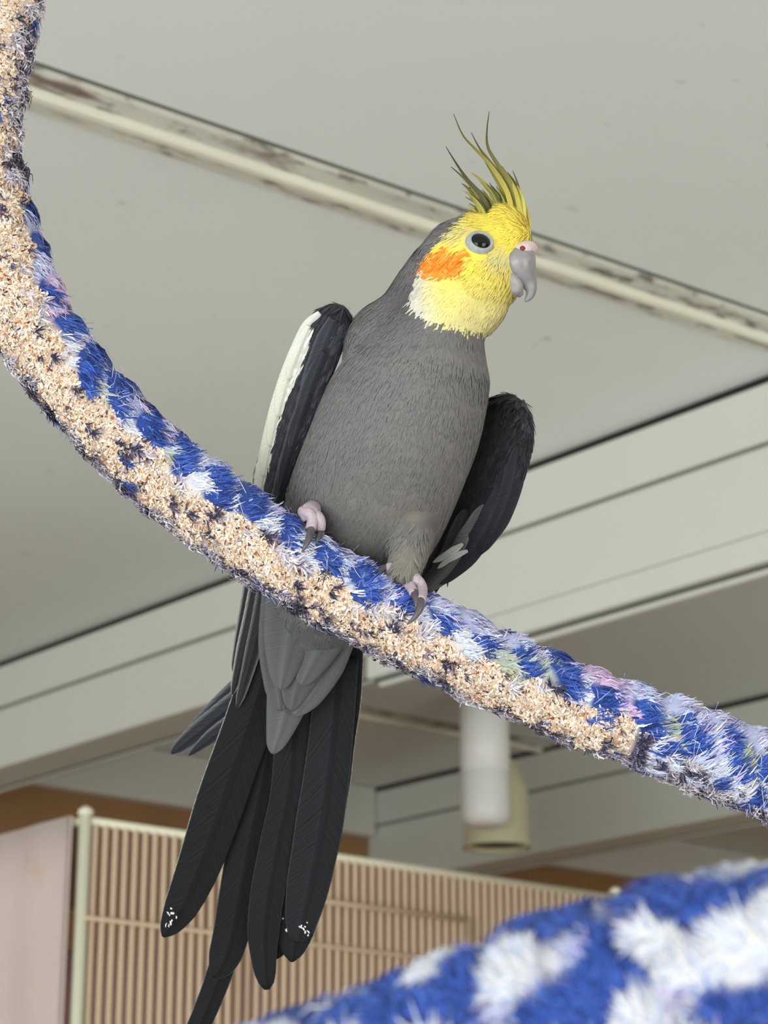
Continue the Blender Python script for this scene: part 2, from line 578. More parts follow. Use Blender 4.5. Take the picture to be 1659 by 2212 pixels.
# frame: "up" across the rope in the picture plane, "front" towards the room side it is seen from
nf = -np.tile(FW, (NS, 1))
nf = nf - rt * np.sum(nf * rt, 1, keepdims=True)
bad = np.linalg.norm(nf, axis=1) < 0.35
nf = nrm(nf)
for i in range(1, NS):
    if bad[i] or np.dot(nf[i], nf[i - 1]) < 0.5:
        q = nf[i - 1] - rt[i] * (nf[i - 1] @ rt[i])
        nf[i] = q / np.linalg.norm(q)
nu_ = nrm(np.cross(rt, nf))                   # which way is this?
if np.dot(nu_[NS // 3], UP) < 0:
    nu_ = -nu_
rpx, rpy, rpd = project(rc)
second = np.zeros(NS, bool)
i_far = int(np.argmax(np.where(rpd > 0.05, rpx, 0)))
second[i_far:] = True
if np.mean(nu_[second] @ UP) < 0:
    nu_[second] = -nu_[second]


# patterns -----------------------------------------------------------
def hash2(i, j, k=0):
    v = np.sin(i * 127.1 + j * 311.7 + k * 74.7) * 43758.5453
    return v - np.floor(v)


def vnoise(x, y, k=0):
    xi, yi = np.floor(x), np.floor(y)
    fx, fy = x - xi, y - yi
    fx, fy = fx * fx * (3 - 2 * fx), fy * fy * (3 - 2 * fy)
    a, b = hash2(xi, yi, k), hash2(xi + 1, yi, k)
    c, d = hash2(xi, yi + 1, k), hash2(xi + 1, yi + 1, k)
    return (a * (1 - fx) + b * fx) * (1 - fy) + (c * (1 - fx) + d * fx) * fy


BLUE = lin([(42, 70, 146), (54, 86, 168), (32, 50, 108), (70, 100, 180)])
PALE = lin([(196, 200, 224), (180, 174, 210), (160, 186, 222), (208, 210, 222), (188, 170, 200)])
WHITE = lin([(212, 212, 216), (202, 206, 218), (220, 218, 214), (182, 194, 220)])
TAN = lin([(224, 206, 184), (218, 196, 170), (230, 218, 202), (208, 182, 152), (226, 215, 207), (220, 200, 176), (194, 160, 128)])
DARK = lin([(70, 62, 88), (52, 50, 74), (120, 112, 132), (38, 40, 58)])
BROWN = lin([(150, 98, 58), (176, 122, 76), (120, 74, 46)])
GREYW = lin([(196, 188, 194), (174, 166, 180), (214, 208, 210)])
GREEN = lin([(158, 172, 160), (168, 166, 130), (176, 184, 190)])
PINK = lin([(196, 150, 188), (200, 178, 208), (190, 184, 214)])


def pick(pal, r):
    return pal[np.minimum((r * len(pal)).astype(int), len(pal) - 1)]


def rope_kind(idx, th):
    """0 tan flakes, 1 blue yarn, 2 pale yarn, 3 navy fuzz, 4 white yarn, 5 grey white fluff, 6 green, 7 pink"""
    s = sl[idx]
    h = np.cos(th)
    front = np.sin(th) > -0.15
    px = rpx[idx]
    py = rpy[idx]
    sec = second[idx]
    k = np.zeros(len(idx), int)
    mm = s * 1000
    # braid on the upper side
    ph = mm / 15.5 + h * 0.75 + 0.35 * (vnoise(mm / 9.0, th * 2, 3) - 0.5)
    fr = ph - np.floor(ph)
    cell = np.floor(ph)
    edge = 0.26 + 0.34 * (vnoise(mm / 7.0, h * 0.6, 1) - 0.5)
    edge = np.where(px > 900, edge - 0.10, edge)
    edge = np.where(px > 1330, edge - 0.55 * np.clip((px - 1330) / 200, 0, 1), edge)
    edge = np.where((px < 140) & (py < 900), edge + np.interp(py, [430, 560, 800], [0.72, 0.50, 0.25]), edge)
    up = h > edge
    isblue = fr < np.where(px > 900, 0.46, 0.48)
    k = np.where(up, np.where(isblue, 1, 2), 0)
    k = np.where(up & (px < 140) & (py < 450), np.where(vnoise(mm / 4.0, th * 3, 61) > 0.55, 3, 5), k)
    crest = h > np.where(px > 900, 0.66, 0.80) + 0.2 * (vnoise(mm / 6.0, 0.3 + 0 * mm, 5) - 0.5)
    k = np.where(up & crest & (py > 450) & (hash2(cell, 0, 9) < np.where(px > 900, 0.95, np.where(px > 480, 0.7, 0.25))), 2, k)
    k = np.where(up & (k == 2) & (h < 0.55) & (hash2(cell, 2, 4) < 0.25), 6, k)
    k = np.where(up & (k == 2) & (hash2(cell, 5, 4) < 0.16), 7, k)
    k = np.where(up & (k == 2) & (h < 0.6) & (hash2(cell, 8, 4) < 0.4), 4, k)
    # worn underside
    low = h < -0.90 + 0.25 * (vnoise(mm / 5.0, 0 * mm, 7) - 0.5)
    k = np.where(~up & low, np.where(vnoise(mm / 3.5, th * 3, 2) > 0.52, 3, 5), k)
    spot = (vnoise(mm / 3.2, th * 5, 11) > 0.87) & ~up
    k = np.where(spot & (vnoise(mm / 12.0, th, 12) > 0.55), 1, k)
    k = np.where(~up & (k == 0) & (vnoise(mm / 3.0, th * 4.5, 13) > 0.86), 3, k)
    k = np.where(~up & (k == 0) & (h > edge - 0.30) & (vnoise(mm / 5.0, th * 4.0, 14) > 0.78), 5, k)
    wh = (px > 1380 + 120 * (vnoise(mm / 6, th, 21) - 0.5)) & ~up & (k == 0)
    vw = vnoise(mm / 6.0, th * 2.2, 71)
    k = np.where(wh, np.where(vw > 0.66, 1, np.where(vw > 0.52, 2, np.where(vw > 0.26, 4, 3))), k)
    # the side nobody has chewed keeps the yarn colours
    back = ~front
    k = np.where(back, np.where(isblue, 1, 2), k)
    # the lower coil: blue yarn with white lumps
    a = vnoise(mm / 7.0 + th * 0.8, th * 2.3 - mm / 26.0, 31)
    b2 = vnoise(mm / 4.5, th * 3.6, 32)
    v = a * 0.62 + b2 * 0.38
    k2 = np.where(v > 0.55, 4, np.where(v > 0.475, 2, 1))
    k2 = np.where((k2 == 4) & (vnoise(mm / 8.0, th * 2, 33) > 0.72), 2, k2)
    return np.where(sec, k2, k)


def core_radius(idx, th):
    mm = sl[idx] * 1000
    h = np.cos(th)
    ph = mm / 15.5 + h * 0.75
    fr = ph - np.floor(ph)
    bump = np.sin(np.pi * np.clip(fr / 0.6, 0, 1)) * np.clip((h - 0.1) * 2, 0, 1) * 0.0012
    lump = (vnoise(mm / 5.0, th * 2.6, 41) - 0.5) * 0.0036
    a = vnoise(mm / 7.0 + th * 0.8, th * 2.3 - mm / 26.0, 31)
    lump2 = np.minimum(np.abs(a - 0.53) * 2, 0.5) * 0.0062 - 0.001 + (vnoise(mm / 5, th * 3, 44) - 0.5) * 0.0012
    wide = np.where((rpx[idx] < 60) & (rpy[idx] < 760), 1.04, 1.0)
    return np.where(second[idx], RR * 1.04 + lump2, RR * wide + bump + lump)


KCOL = {0: TAN, 1: BLUE, 2: PALE, 3: DARK, 4: WHITE, 5: GREYW, 6: GREEN, 7: PINK}


def colour_of(k, n):
    out = np.zeros((n, 3))
    for kk_, pal in KCOL.items():
        m = k == kk_
        out[m] = pick(pal, rng.random(m.sum()))
    m = k == 0
    r = rng.random(n)
    out[m & (r < 0.07)] = pick(BROWN, rng.random((m & (r < 0.07)).sum()))
    out[m & (r > 0.965)] = pick(DARK, rng.random((m & (r > 0.965)).sum()))
    return out * (0.88 + 0.24 * rng.random((n, 1)))


M_yarn = newmat('cotton_yarn', attr=True, rough=0.9, spec=0.15, sheen=0.15)
# hidden guide object base on the ceiling hook
rope = empty('rope_perch', tuple(lead[0]), 'thick coiled rope perch of blue and white yarn, worn to tan fibres underneath', 'perch')

NT = 28
step = 2
ii = np.arange(0, NS, step)
TH = np.linspace(0, 2 * math.pi, NT, endpoint=False)
I, T_ = np.meshgrid(ii, TH, indexing='ij')
I, T_ = I.ravel(), T_.ravel()
nn = nu_[I] * np.cos(T_)[:, None] + nf[I] * np.sin(T_)[:, None]
V = rc[I] + nn * core_radius(I, T_)[:, None]
kc = rope_kind(I, T_)
cc = np.zeros((len(I), 3))
for kk_, pal in KCOL.items():
    cc[kc == kk_] = pal[:3].mean(0) * 0.8
m = len(ii)
Fc = []
for i in range(m - 1):
    for j in range(NT):
        q = (j + 1) % NT
        Fc.append((i * NT + j, i * NT + q, (i + 1) * NT + q, (i + 1) * NT + j))
Fc.append(tuple(range(NT)))
Fc.append(tuple(range((m - 1) * NT, m * NT))[::-1])
link('rope_core', mesh_np('rope_core', V, Fc, cc), M_yarn, rope, True)


def fibres(name, idx, th, kind, L, W, along, lift, arch, jitter):
    """small curved tapering fibres on the rope; all arguments arrays over the fibres"""
    n = len(idx)
    nrmv = nu_[idx] * np.cos(th)[:, None] + nf[idx] * np.sin(th)[:, None]
    tang = nrm(np.cross(nrmv, rt[idx]))
    ang = along + jitter * rng.normal(size=n)
    d = rt[idx] * np.cos(ang)[:, None] + tang * np.sin(ang)[:, None]
    side = nrm(np.cross(nrmv, d) + nrmv * rng.normal(0, 0.5, (n, 1)))
    r0 = core_radius(idx, th)
    p0 = rc[idx] + nrmv * (r0 - 0.0003)[:, None]
    d3 = d + nrmv * lift[:, None]
    curl = tang * rng.normal(0, 0.25, (n, 1))
    p1 = p0 + d3 * (L * 0.5)[:, None] + nrmv * arch[:, None]
    p2 = p0 + (d + curl * 0.8 + nrmv * (lift * 0.6)[:, None]) * L[:, None]
    wv = side * W[:, None] * 0.5
    V = np.stack([p0 - wv * 0.7, p0 + wv * 0.7, p1 - wv, p1 + wv, p2 - wv * 0.25, p2 + wv * 0.25], 1).reshape(-1, 3)
    b = np.arange(n)[:, None] * 6
    F = np.concatenate([b + np.array([[0, 1, 3, 2]]), b + np.array([[2, 3, 5, 4]])], 0)
    col = np.repeat(colour_of(kind, n), 6, 0)
    me = bpy.data.meshes.new(name)
    me.vertices.add(len(V))
    me.vertices.foreach_set('co', V.astype(np.float32).ravel())
    me.loops.add(F.size)
    me.loops.foreach_set('vertex_index', F.astype(np.int32).ravel())
    me.polygons.add(len(F))
    me.polygons.foreach_set('loop_start', np.arange(0, F.size, 4, dtype=np.int32))
    me.update(calc_edges=True)
    at = me.color_attributes.new('Col', 'FLOAT_COLOR', 'POINT')
    c4 = np.ones((len(V), 4), np.float32)
    c4[:, :3] = col
    at.data.foreach_set('color', c4.ravel())
    o = link(name, me, M_yarn, rope)
    o['kind'] = 'stuff'
    return o


vis = (rpx > -420) & (rpx < 2050) & (rpy > -420) & (rpy < 2650) & (rpd > 0.1)
vi = np.where(vis)[0]
first_i, sec_i = vi[~second[vi]], vi[second[vi]]


def sample(src, n):
    return rng.choice(src, n), rng.uniform(0, 2 * math.pi, n)


idx, th = sample(first_i, 240000)
k = rope_kind(idx, th)
mk = (k == 0)
idx0, th0, k0 = idx[mk], th[mk], k[mk]
n = len(idx0)
fibres('chewed_fibres', idx0, th0, k0, rng.uniform(0.0008, 0.0022, n), rng.uniform(0.0005, 0.0012, n), rng.uniform(0, 6.283, n),
       rng.uniform(0.0, 0.6, n), rng.uniform(0.0, 0.0005, n), 0.3)
for nm, kinds, frac, L, W, lift, jit in (('blue_yarn', (1,), 0.6, (0.004, 0.0085), (0.0003, 0.0008), (0.0, 0.10), 0.16),
                                         ('pale_yarn', (2, 4, 6, 7), 0.6, (0.0035, 0.0075), (0.0003, 0.0008), (0.0, 0.14), 0.22),
                                         ('loose_fuzz', (3, 5), 0.75, (0.0016, 0.0045), (0.0003, 0.0008), (0.15, 0.85), 0.9)):
    mk = np.isin(k, kinds) & (rng.random(len(k)) < frac)
    a, b, c = idx[mk], th[mk], k[mk]
    n = len(a)
    fibres(nm, a, b, c, rng.uniform(*L, n), rng.uniform(*W, n), np.where(hash2(np.floor(sl[a] * 1000 / 15.5 + np.cos(b) * 0.75), 1, 6) > 0.5, 0.75, 0.25), rng.uniform(*lift, n), rng.uniform(0.0002, 0.0008, n), jit)
mk = np.isin(k, (1, 2, 4, 5)) & (rng.random(len(k)) < 0.014)
a, b, c = idx[mk], th[mk], np.where(k[mk] == 1, 2, k[mk])
n = len(a)
fibres('stray_fibres', a, b, c, rng.uniform(0.003, 0.008, n), rng.uniform(0.00012, 0.00025, n), rng.uniform(0, 6.28, n), rng.uniform(0.2, 0.7, n), rng.uniform(0.0, 0.001, n), 0.5)
# the lower coil, close to the camera
idx, th = sample(sec_i, 110000)
k = rope_kind(idx, th)
n = len(idx)
fibres('coil_yarn', idx, th, k, rng.uniform(0.002, 0.0052, n), rng.uniform(0.0002, 0.00045, n), np.full(n, -0.7), rng.uniform(0.0, 0.16, n),
       rng.uniform(0.0002, 0.0007, n), 0.55)
# the rest of the rope, past the part in view
rest = np.where(~vis)[0]
idx, th = sample(rest, 90000)
k = rope_kind(idx, th)
n = len(idx)
fibres('outer_yarn', idx, th, k, rng.uniform(0.003, 0.007, n), rng.uniform(0.0005, 0.0011, n), np.full(n, 0.5), rng.uniform(0.0, 0.15, n),
       rng.uniform(0.0002, 0.0007, n), 0.4)
# hook at the ceiling
M_hook = newmat('steel_hook', (150, 150, 150), 0.3, spec=0.6)
bm = bmesh.new()
me = bpy.data.meshes.new('hook')
V, Fc = tube([lead[0] + np.array([0, 0, 0.016]), lead[0] + np.array([0, 0, 0.0]), lead[0] + np.array([0, 0, -0.02])], 0.004, 10)
bm.free()
link('hook', mesh_np('hook', V, Fc), M_hook, rope, True)


# ------------------------------------------------------------------ the cockatiel
feet = B(770, 1215, 0)
bird = empty('cockatiel', tuple(feet), 'grey cockatiel with yellow crested head and orange cheek perched on rope', 'bird')
M_body = newmat('plumage_body', attr=True, rough=0.85, spec=0.15)
M_plume = newmat('plumage', attr=True, rough=0.8, spec=0.2, sheen=0.1)


def feather_mat(name, streak=0.38, rough=0.62):
    m = newmat(name, attr=True, rough=rough, spec=0.18)
    nt = m.node_tree
    b = nt.nodes['Principled BSDF']
    uv = nt.nodes.new('ShaderNodeAttribute')
    uv.attribute_name = 'barb'
    n = nt.nodes.new('ShaderNodeTexNoise')
    n.noise_dimensions = '1D'
    n.inputs['Scale'].default_value = 95
    n.inputs['Detail'].default_value = 7
    nt.links.new(uv.outputs['Fac'], n.inputs['W'])
    mr = nt.nodes.new('ShaderNodeMapRange')
    mr.inputs['From Min'].default_value = 0.3
    mr.inputs['From Max'].default_value = 0.7
    mr.inputs['To Min'].default_value = 1 - streak
    mr.inputs['To Max'].default_value = 1 + streak
    nt.links.new(n.outputs['Fac'], mr.inputs['Value'])
    old = b.inputs['Base Color'].links[0].from_socket
    mx = nt.nodes.new('ShaderNodeVectorMath')
    mx.operation = 'SCALE'
    nt.links.new(old, mx.inputs[0])
    nt.links.new(mr.outputs[0], mx.inputs['Scale'])
    nt.links.new(mx.outputs[0], b.inputs['Base Color'])
    bp = nt.nodes.new('ShaderNodeBump')
    bp.inputs['Strength'].default_value = 0.6
    bp.inputs['Distance'].default_value = 0.0004
    nt.links.new(n.outputs['Fac'], bp.inputs['Height'])
    nt.links.new(bp.outputs[0], b.inputs['Normal'])
    return m


M_feather = feather_mat('flight_feather')

# body: one continuous surface grown from the torso, neck, head and thighs -------
parts = []
parts.append(img_loft([(632, 1440, 45, 56, 7), (655, 1390, 82, 50, 13), (692, 1310, 122, 43, 20), (738, 1210, 150, 36, 23), (786, 1105, 174, 24, 29),
                       (832, 995, 178, 12, 31), (876, 885, 174, 5, 31), (914, 795, 152, 1, 28), (935, 735, 122, -2, 23),
                       (952, 690, 102, -4, 20), (978, 640, 100, -6, 19), (1005, 592, 84, -8, 18)], 60, 40))
parts.append(img_loft([(930, 690, 40, -4, 8), (960, 640, 86, -6, 15), (993, 590, 102, -8, 18.5), (1016, 545, 92, -8, 17), (1038, 508, 70, -8, 13), (1056, 470, 34, -8, 6)], 24, 32))
parts.append(img_loft([(930, 588, 42, -8, 9), (985, 584, 94, -9, 18), (1035, 570, 108, -10, 18), (1068, 545, 86, -11, 13.5), (1096, 527, 60, -12, 8.5), (1122, 514, 40, -12.5, 6.5), (1142, 508, 20, -12, 5)], 24, 32))
parts.append(img_loft([(1078, 450, 22, -10, 5), (1090, 485, 52, -10, 9), (1082, 525, 66, -10, 12), (1042, 580, 52, -10, 12), (1042, 640, 62, -9, 13), (1035, 690, 46, -7, 11), (1030, 722, 22, -6, 6)], 24, 28))
parts.append(img_loft([(1012, 532, 40, -5, 9), (960, 562, 56, -4, 14), (918, 615, 60, -2, 14), (878, 676, 62, 3, 15), (830, 735, 80, 8, 18), (815, 810, 76, 11, 18)], 24, 28))
parts.append(img_loft([(902, 1040, 40, 14, 12), (896, 1120, 48, 9, 14), (884, 1190, 42, 4, 11), (868, 1240, 30, -3, 6), (862, 1262, 16, -6, 3)], 16, 20))
Vb, Fb = [], []
for V, F_ in parts:
    o_ = len(Vb)
    Vb += list(V)
    Fb += [tuple(i + o_ for i in f) for f in F_]
me = mesh_np('body', Vb, Fb)
bm = bmesh.new()
bm.from_mesh(me)
bmesh.ops.recalc_face_normals(bm, faces=bm.faces)
bm.to_mesh(me)
bm.free()
tmp = bpy.data.objects.new('body_source', me)
C.objects.link(tmp)
r_ = tmp.modifiers.new('r', 'REMESH')
r_.mode = 'VOXEL'
r_.voxel_size = 0.0011
s_ = tmp.modifiers.new('s', 'SMOOTH')
s_.factor = 0.5
s_.iterations = 20
dg = bpy.context.evaluated_depsgraph_get()
dg.update()
body_me = bpy.data.meshes.new_from_object(tmp.evaluated_get(dg))
bpy.data.objects.remove(tmp)
bvh = BVHTree.FromPolygons([v.co.copy() for v in body_me.vertices], [tuple(p.vertices) for p in body_me.polygons])


def surf(px, py, off=0.0):
    """point of the bird's surface under a picture point"""
    d = Vector(FW + RT * (px - CX) / FPX + UP * (CY - py) / FPX).normalized()
    h = bvh.ray_cast(Vector(cam_o), d)
    if h[0] is None:
        q = bvh.find_nearest(Vector(B(px, py, 0)))
        return np.array(q[0]) + np.array(q[1]) * off, np.array(q[1])
    return np.array(h[0]) + np.array(h[1]) * off, np.array(h[1])


def inside_poly(px, py, poly):
    res = np.zeros(len(px), bool)
    n = len(poly)
    for i in range(n):
        x1, y1 = poly[i]
        x2, y2 = poly[(i + 1) % n]
        c = ((y1 > py) != (y2 > py)) & (px < (x2 - x1) * (py - y1) / (y2 - y1 + 1e-9) + x1)
        res ^= c
    return res


YEL = [(1018, 478), (986, 494), (956, 520), (934, 540), (915, 560), (905, 605), (892, 640), (902, 668), (940, 692), (1000, 706), (1052, 724),
       (1090, 700), (1125, 655), (1200, 560), (1180, 440), (1100, 400), (1035, 440)]


def plum_colour(px, py, jit):
    """natural colouring of the plumage, a map over the body"""
    px = px + rng.normal(0, jit, len(px))
    py = py + rng.normal(0, jit, len(py))
    n = len(px)
    c = np.tile(lin((106, 103, 102)), (n, 1))

    def mixc(m, col):
        nonlocal c
        m = np.clip(m, 0, 1)[:, None]
        c = c * (1 - m) + lin(col) * m
    # lower belly and flanks a little browner, thighs olive, nape and neck side darker
    mixc((py - 900) / 500, (97, 94, 88))
    mixc(np.exp(-(((px - 886) / 40) ** 2 + ((py - 1205) / 50) ** 2)) * 0.7, (122, 119, 108))
    mixc(np.exp(-(((px - 880) / 50) ** 2 + ((py - 640) / 60) ** 2)) * 0.75, (80, 75, 76))
    mixc(np.exp(-(((px - 930) / 90) ** 2 + ((py - 490) / 80) ** 2)) * 0.4, (120, 118, 118))
    mixc((py - 1240) / 60, (76, 76, 76))
    v = vnoise(px / 28.0, py / 20.0, 51)
    mixc((v > 0.62) * 0.18 * (py > 740), (122, 118, 114))
    mixc(np.clip(vnoise(px / 60.0, py / 16.0, 52) - 0.55, 0, 1) * 0.7 * (py > 1030) * (py < 1160), (140, 134, 110))
    y = inside_poly(px, py, YEL)
    pale = np.clip((py - 570) / 110, 0, 1) * 0.85
    ycol = lin((226, 206, 82)) * (1 - pale[:, None]) + lin((206, 198, 142)) * pale[:, None]
    # white fringe at the back and under the cheek
    wf = np.clip(1.25 - (px - 895) / 55.0, 0, 1) * np.clip((py - 545) / 40, 0, 1)
    ycol = ycol * (1 - wf[:, None]) + lin((196, 194, 180)) * wf[:, None]
    wf2 = np.clip(1 - np.hypot((px - 990) / 50.0, (py - 500) / 30.0), 0, 1) * 0.8
    ycol = ycol * (1 - wf2[:, None]) + lin((214, 208, 156)) * wf2[:, None]
    lo = np.clip(1.3 - np.hypot((px - 1085) / 34.0, (py - 556) / 26.0), 0, 1) * 0.75
    ycol = ycol * (1 - lo[:, None]) + lin((196, 192, 140)) * lo[:, None]
    c = np.where(y[:, None], ycol, c)
    e = np.hypot((px - 966) / 52.0, (py - 566 + 0.10 * (px - 966)) / 33.0)
    o = e < 1.0
    oc = pick(lin([(248, 140, 40), (242, 122, 30), (250, 158, 70)]), rng.random(n))
    c = np.where(o[:, None], oc, c)
    return c


Vn = np.empty(len(body_me.vertices) * 3)
body_me.vertices.foreach_get('co', Vn)
Vn = Vn.reshape(-1, 3)
qx, qy, _ = project(Vn)
at = body_me.color_attributes.new('Col', 'FLOAT_COLOR', 'POINT')
c4 = np.ones((len(Vn), 4), np.float32)
c4[:, :3] = plum_colour(qx, qy, 0.5) * 0.92
at.data.foreach_set('color', c4.ravel())
body_me.materials.clear()
link('body', body_me, M_body, bird, True)

# plumage: small soft feathers lying along the body -----------------
body_me.calc_loop_triangles()
tri = np.empty(len(body_me.loop_triangles) * 3, np.int32)
body_me.loop_triangles.foreach_get('vertices', tri)
tri = tri.reshape(-1, 3)
VN = np.empty(len(body_me.vertices) * 3)
body_me.vertices.foreach_get('normal', VN)
VN = VN.reshape(-1, 3)
A_, B_, C_ = Vn[tri[:, 0]], Vn[tri[:, 1]], Vn[tri[:, 2]]
area = np.linalg.norm(np.cross(B_ - A_, C_ - A_), axis=1)


fi = np.where((~second) & (rpx > 400) & (rpx < 1150))[0][::8]


def plumage(name, n, region, L, W, lift, jit):
    wgt = area * region(*project((A_ + B_ + C_) / 3)[:2])
    t = rng.choice(len(tri), n, p=wgt / wgt.sum())
    u, v = rng.random(n), rng.random(n)
    f = u + v > 1
    u[f], v[f] = 1 - u[f], 1 - v[f]
    p = A_[t] * (1 - u - v)[:, None] + B_[t] * u[:, None] + C_[t] * v[:, None]
    N = nrm(VN[tri[t, 0]] * (1 - u - v)[:, None] + VN[tri[t, 1]] * u[:, None] + VN[tri[t, 2]] * v[:, None])
    # none inside the rope
    qx_, qy_, qd_ = project(p)
    near = np.min(np.hypot(qx_[:, None] - rpx[None, fi], qy_[:, None] - rpy[None, fi]), axis=1) < 112
    ok = ~(near & (qd_ < DB + 0.022))
    p, N = p[ok], N[ok]
    n = len(p)
    px, py, _ = project(p)
    # flow: away from the beak on the head, down the body below
    hx, hy = px - 1150, py - 500
    wl_ = np.clip((760 - py) / 120, 0, 1)
    hl = np.hypot(hx, hy) + 1e-6
    dx = wl_ * hx / hl + (1 - wl_) * (-0.38)
    dy = wl_ * (hy / hl * 0.8 + 0.35) + (1 - wl_) * 0.92
    ang = rng.normal(0, jit, n)
    dx, dy = dx * np.cos(ang) - dy * np.sin(ang), dx * np.sin(ang) + dy * np.cos(ang)
    d = RT[None] * dx[:, None] - UP[None] * dy[:, None] + FW[None] * (0.35 * (1 - wl_))[:, None]
    d = nrm(d - N * np.sum(d * N, 1, keepdims=True))
    ll = rng.uniform(*L, n)
    ww = rng.uniform(*W, n)
    lf = rng.uniform(*lift, n)
    side = np.cross(N, d) * (ww * 0.5)[:, None]
    p0 = p - N * 0.0002
    p1 = p + d * (ll * 0.55)[:, None] + N * (lf * ll)[:, None]
    p2 = p + d * ll[:, None] + N * (lf * ll * 0.7)[:, None]
    V = np.stack([p0 - side * 0.6, p0 + side * 0.6, p1 - side, p1 + side, p2 - side * 0.3, p2 + side * 0.3], 1).reshape(-1, 3)
    b = np.arange(n)[:, None] * 6
    F = np.concatenate([b + np.array([[0, 1, 3, 2]]), b + np.array([[2, 3, 5, 4]])], 0)
    col = plum_colour(px, py, 3.0) * rng.uniform(0.95, 1.05, (n, 1))
    me = bpy.data.meshes.new(name)
    me.vertices.add(len(V))
    me.vertices.foreach_set('co', V.astype(np.float32).ravel())
    me.loops.add(F.size)
    me.loops.foreach_set('vertex_index', F.astype(np.int32).ravel())
    me.polygons.add(len(F))
    me.polygons.foreach_set('loop_start', np.arange(0, F.size, 4, dtype=np.int32))
    me.update(calc_edges=True)
    a = me.color_attributes.new('Col', 'FLOAT_COLOR', 'POINT')
    c4 = np.ones((len(V), 4), np.float32)
    c4[:, :3] = np.repeat(col, 6, 0)
    a.data.foreach_set('color', c4.ravel())
    o = link(name, me, M_plume, bird)
    o['kind'] = 'stuff'
    return o


def eyefree(px, py):
    return 1.0 * (np.hypot(px - 1037, py - 524) > 36) * (np.hypot(px - 1140, py - 545) > 24)


plumage('head_plumage', 26000, lambda x, y: (y < 735) * eyefree(x, y), (0.0022, 0.0052), (0.0003, 0.0009), (0.0, 0.09), 0.22)
plumage('body_plumage', 42000, lambda x, y: 1.0 * (y >= 690), (0.003, 0.0070), (0.0005, 0.0013), (0.0, 0.016), 0.20)


# feathers --------------------------------------------------------------
def feather(name, path, widths, parent, col, tipcol=None, roll=0.0, camber=0.10, off=0.0, edge=None, mat=None, thick=0.00025, rows=26, K=7, shaft=True, edge_w=0.86, fade=1.0, eside=0):
    """one feather: rachis along path [(px, py, depth mm)], half widths [(v, px)], closed cambered vane"""
    q = catmull(path, rows)
    pts_ = np.array([B(a, b, c + off) for a, b, c in q])
    tan = nrm(np.gradient(pts_, axis=0))
    vv = np.linspace(0, 1, rows)
    wv_ = np.interp(vv, [a for a, _ in widths], [b for _, b in widths]) * (DB + q[:, 2] * 0.001) / FPX
    # smooth width
    for _ in range(1):
        wv_[1:-1] = 0.2 * wv_[:-2] + 0.6 * wv_[1:-1] + 0.2 * wv_[2:]
    nd = -FW
    us = np.linspace(-1, 1, K) if K < 9 else np.array([-1, -0.955, -0.6, -0.3, 0, 0.3, 0.6, 0.955, 1.0])
    V, cols, barb = [], [], []
    c0 = lin(col)
    c1 = lin(tipcol if tipcol is not None else col)
    ce_ = lin(edge) if edge is not None else None
    for s in (0, 1):
        for i in range(rows):
            sd = nrm(np.cross(tan[i], nd))
            nn_ = nrm(np.cross(sd, tan[i]))
            sd2 = sd * math.cos(roll) + nn_ * math.sin(roll)
            n2 = nrm(np.cross(sd2, tan[i]))
            for u in us:
                p = pts_[i] + sd2 * u * wv_[i] - n2 * (camber * wv_[i] * u * u) - n2 * (s * thick)
                if s == 0 and abs(u) < 1e-6 and shaft:
                    p = p + n2 * 0.0003
                V.append(p)
                cc_ = c0 * (1 - vv[i] ** fade) + c1 * vv[i] ** fade
                if ce_ is not None and (u * eside > edge_w if eside else abs(u) > edge_w):
                    cc_ = cc_ * 0.35 + ce_ * 0.65
                if abs(u) < 1e-6 and shaft:
                    cc_ = cc_ * 1.35
                cols.append(cc_)
                barb.append(vv[i] - abs(u) * 0.09 + (0.37 if u < 0 else 0.0))
    F = []
    m_ = rows * K
    for s in (0, 1):
        for i in range(rows - 1):
            for j in range(K - 1):
                a = s * m_ + i * K + j
                f = (a, a + 1, a + K + 1, a + K)
                F.append(f[::-1] if s == 0 else f)
    for i in range(rows - 1):
        for j in (0, K - 1):
            a = i * K + j
            F.append((a, a + K, a + K + m_, a + m_))
    for i in (0, rows - 1):
        for j in range(K - 1):
            a = i * K + j
            F.append((a, a + 1, a + 1 + m_, a + m_))
    me = mesh_np(name, V, F, np.array(cols))
    ba = me.attributes.new('barb', 'FLOAT', 'POINT')
    ba.data.foreach_set('value', np.array(barb, np.float32))
    bm = bmesh.new()
    bm.from_mesh(me)
    bmesh.ops.recalc_face_normals(bm, faces=bm.faces)
    bm.to_mesh(me)
    bm.free()
    return link(name, me, mat or M_feather, parent, True)


BLK = (13, 14, 16)
BLK2 = (18, 18, 21)
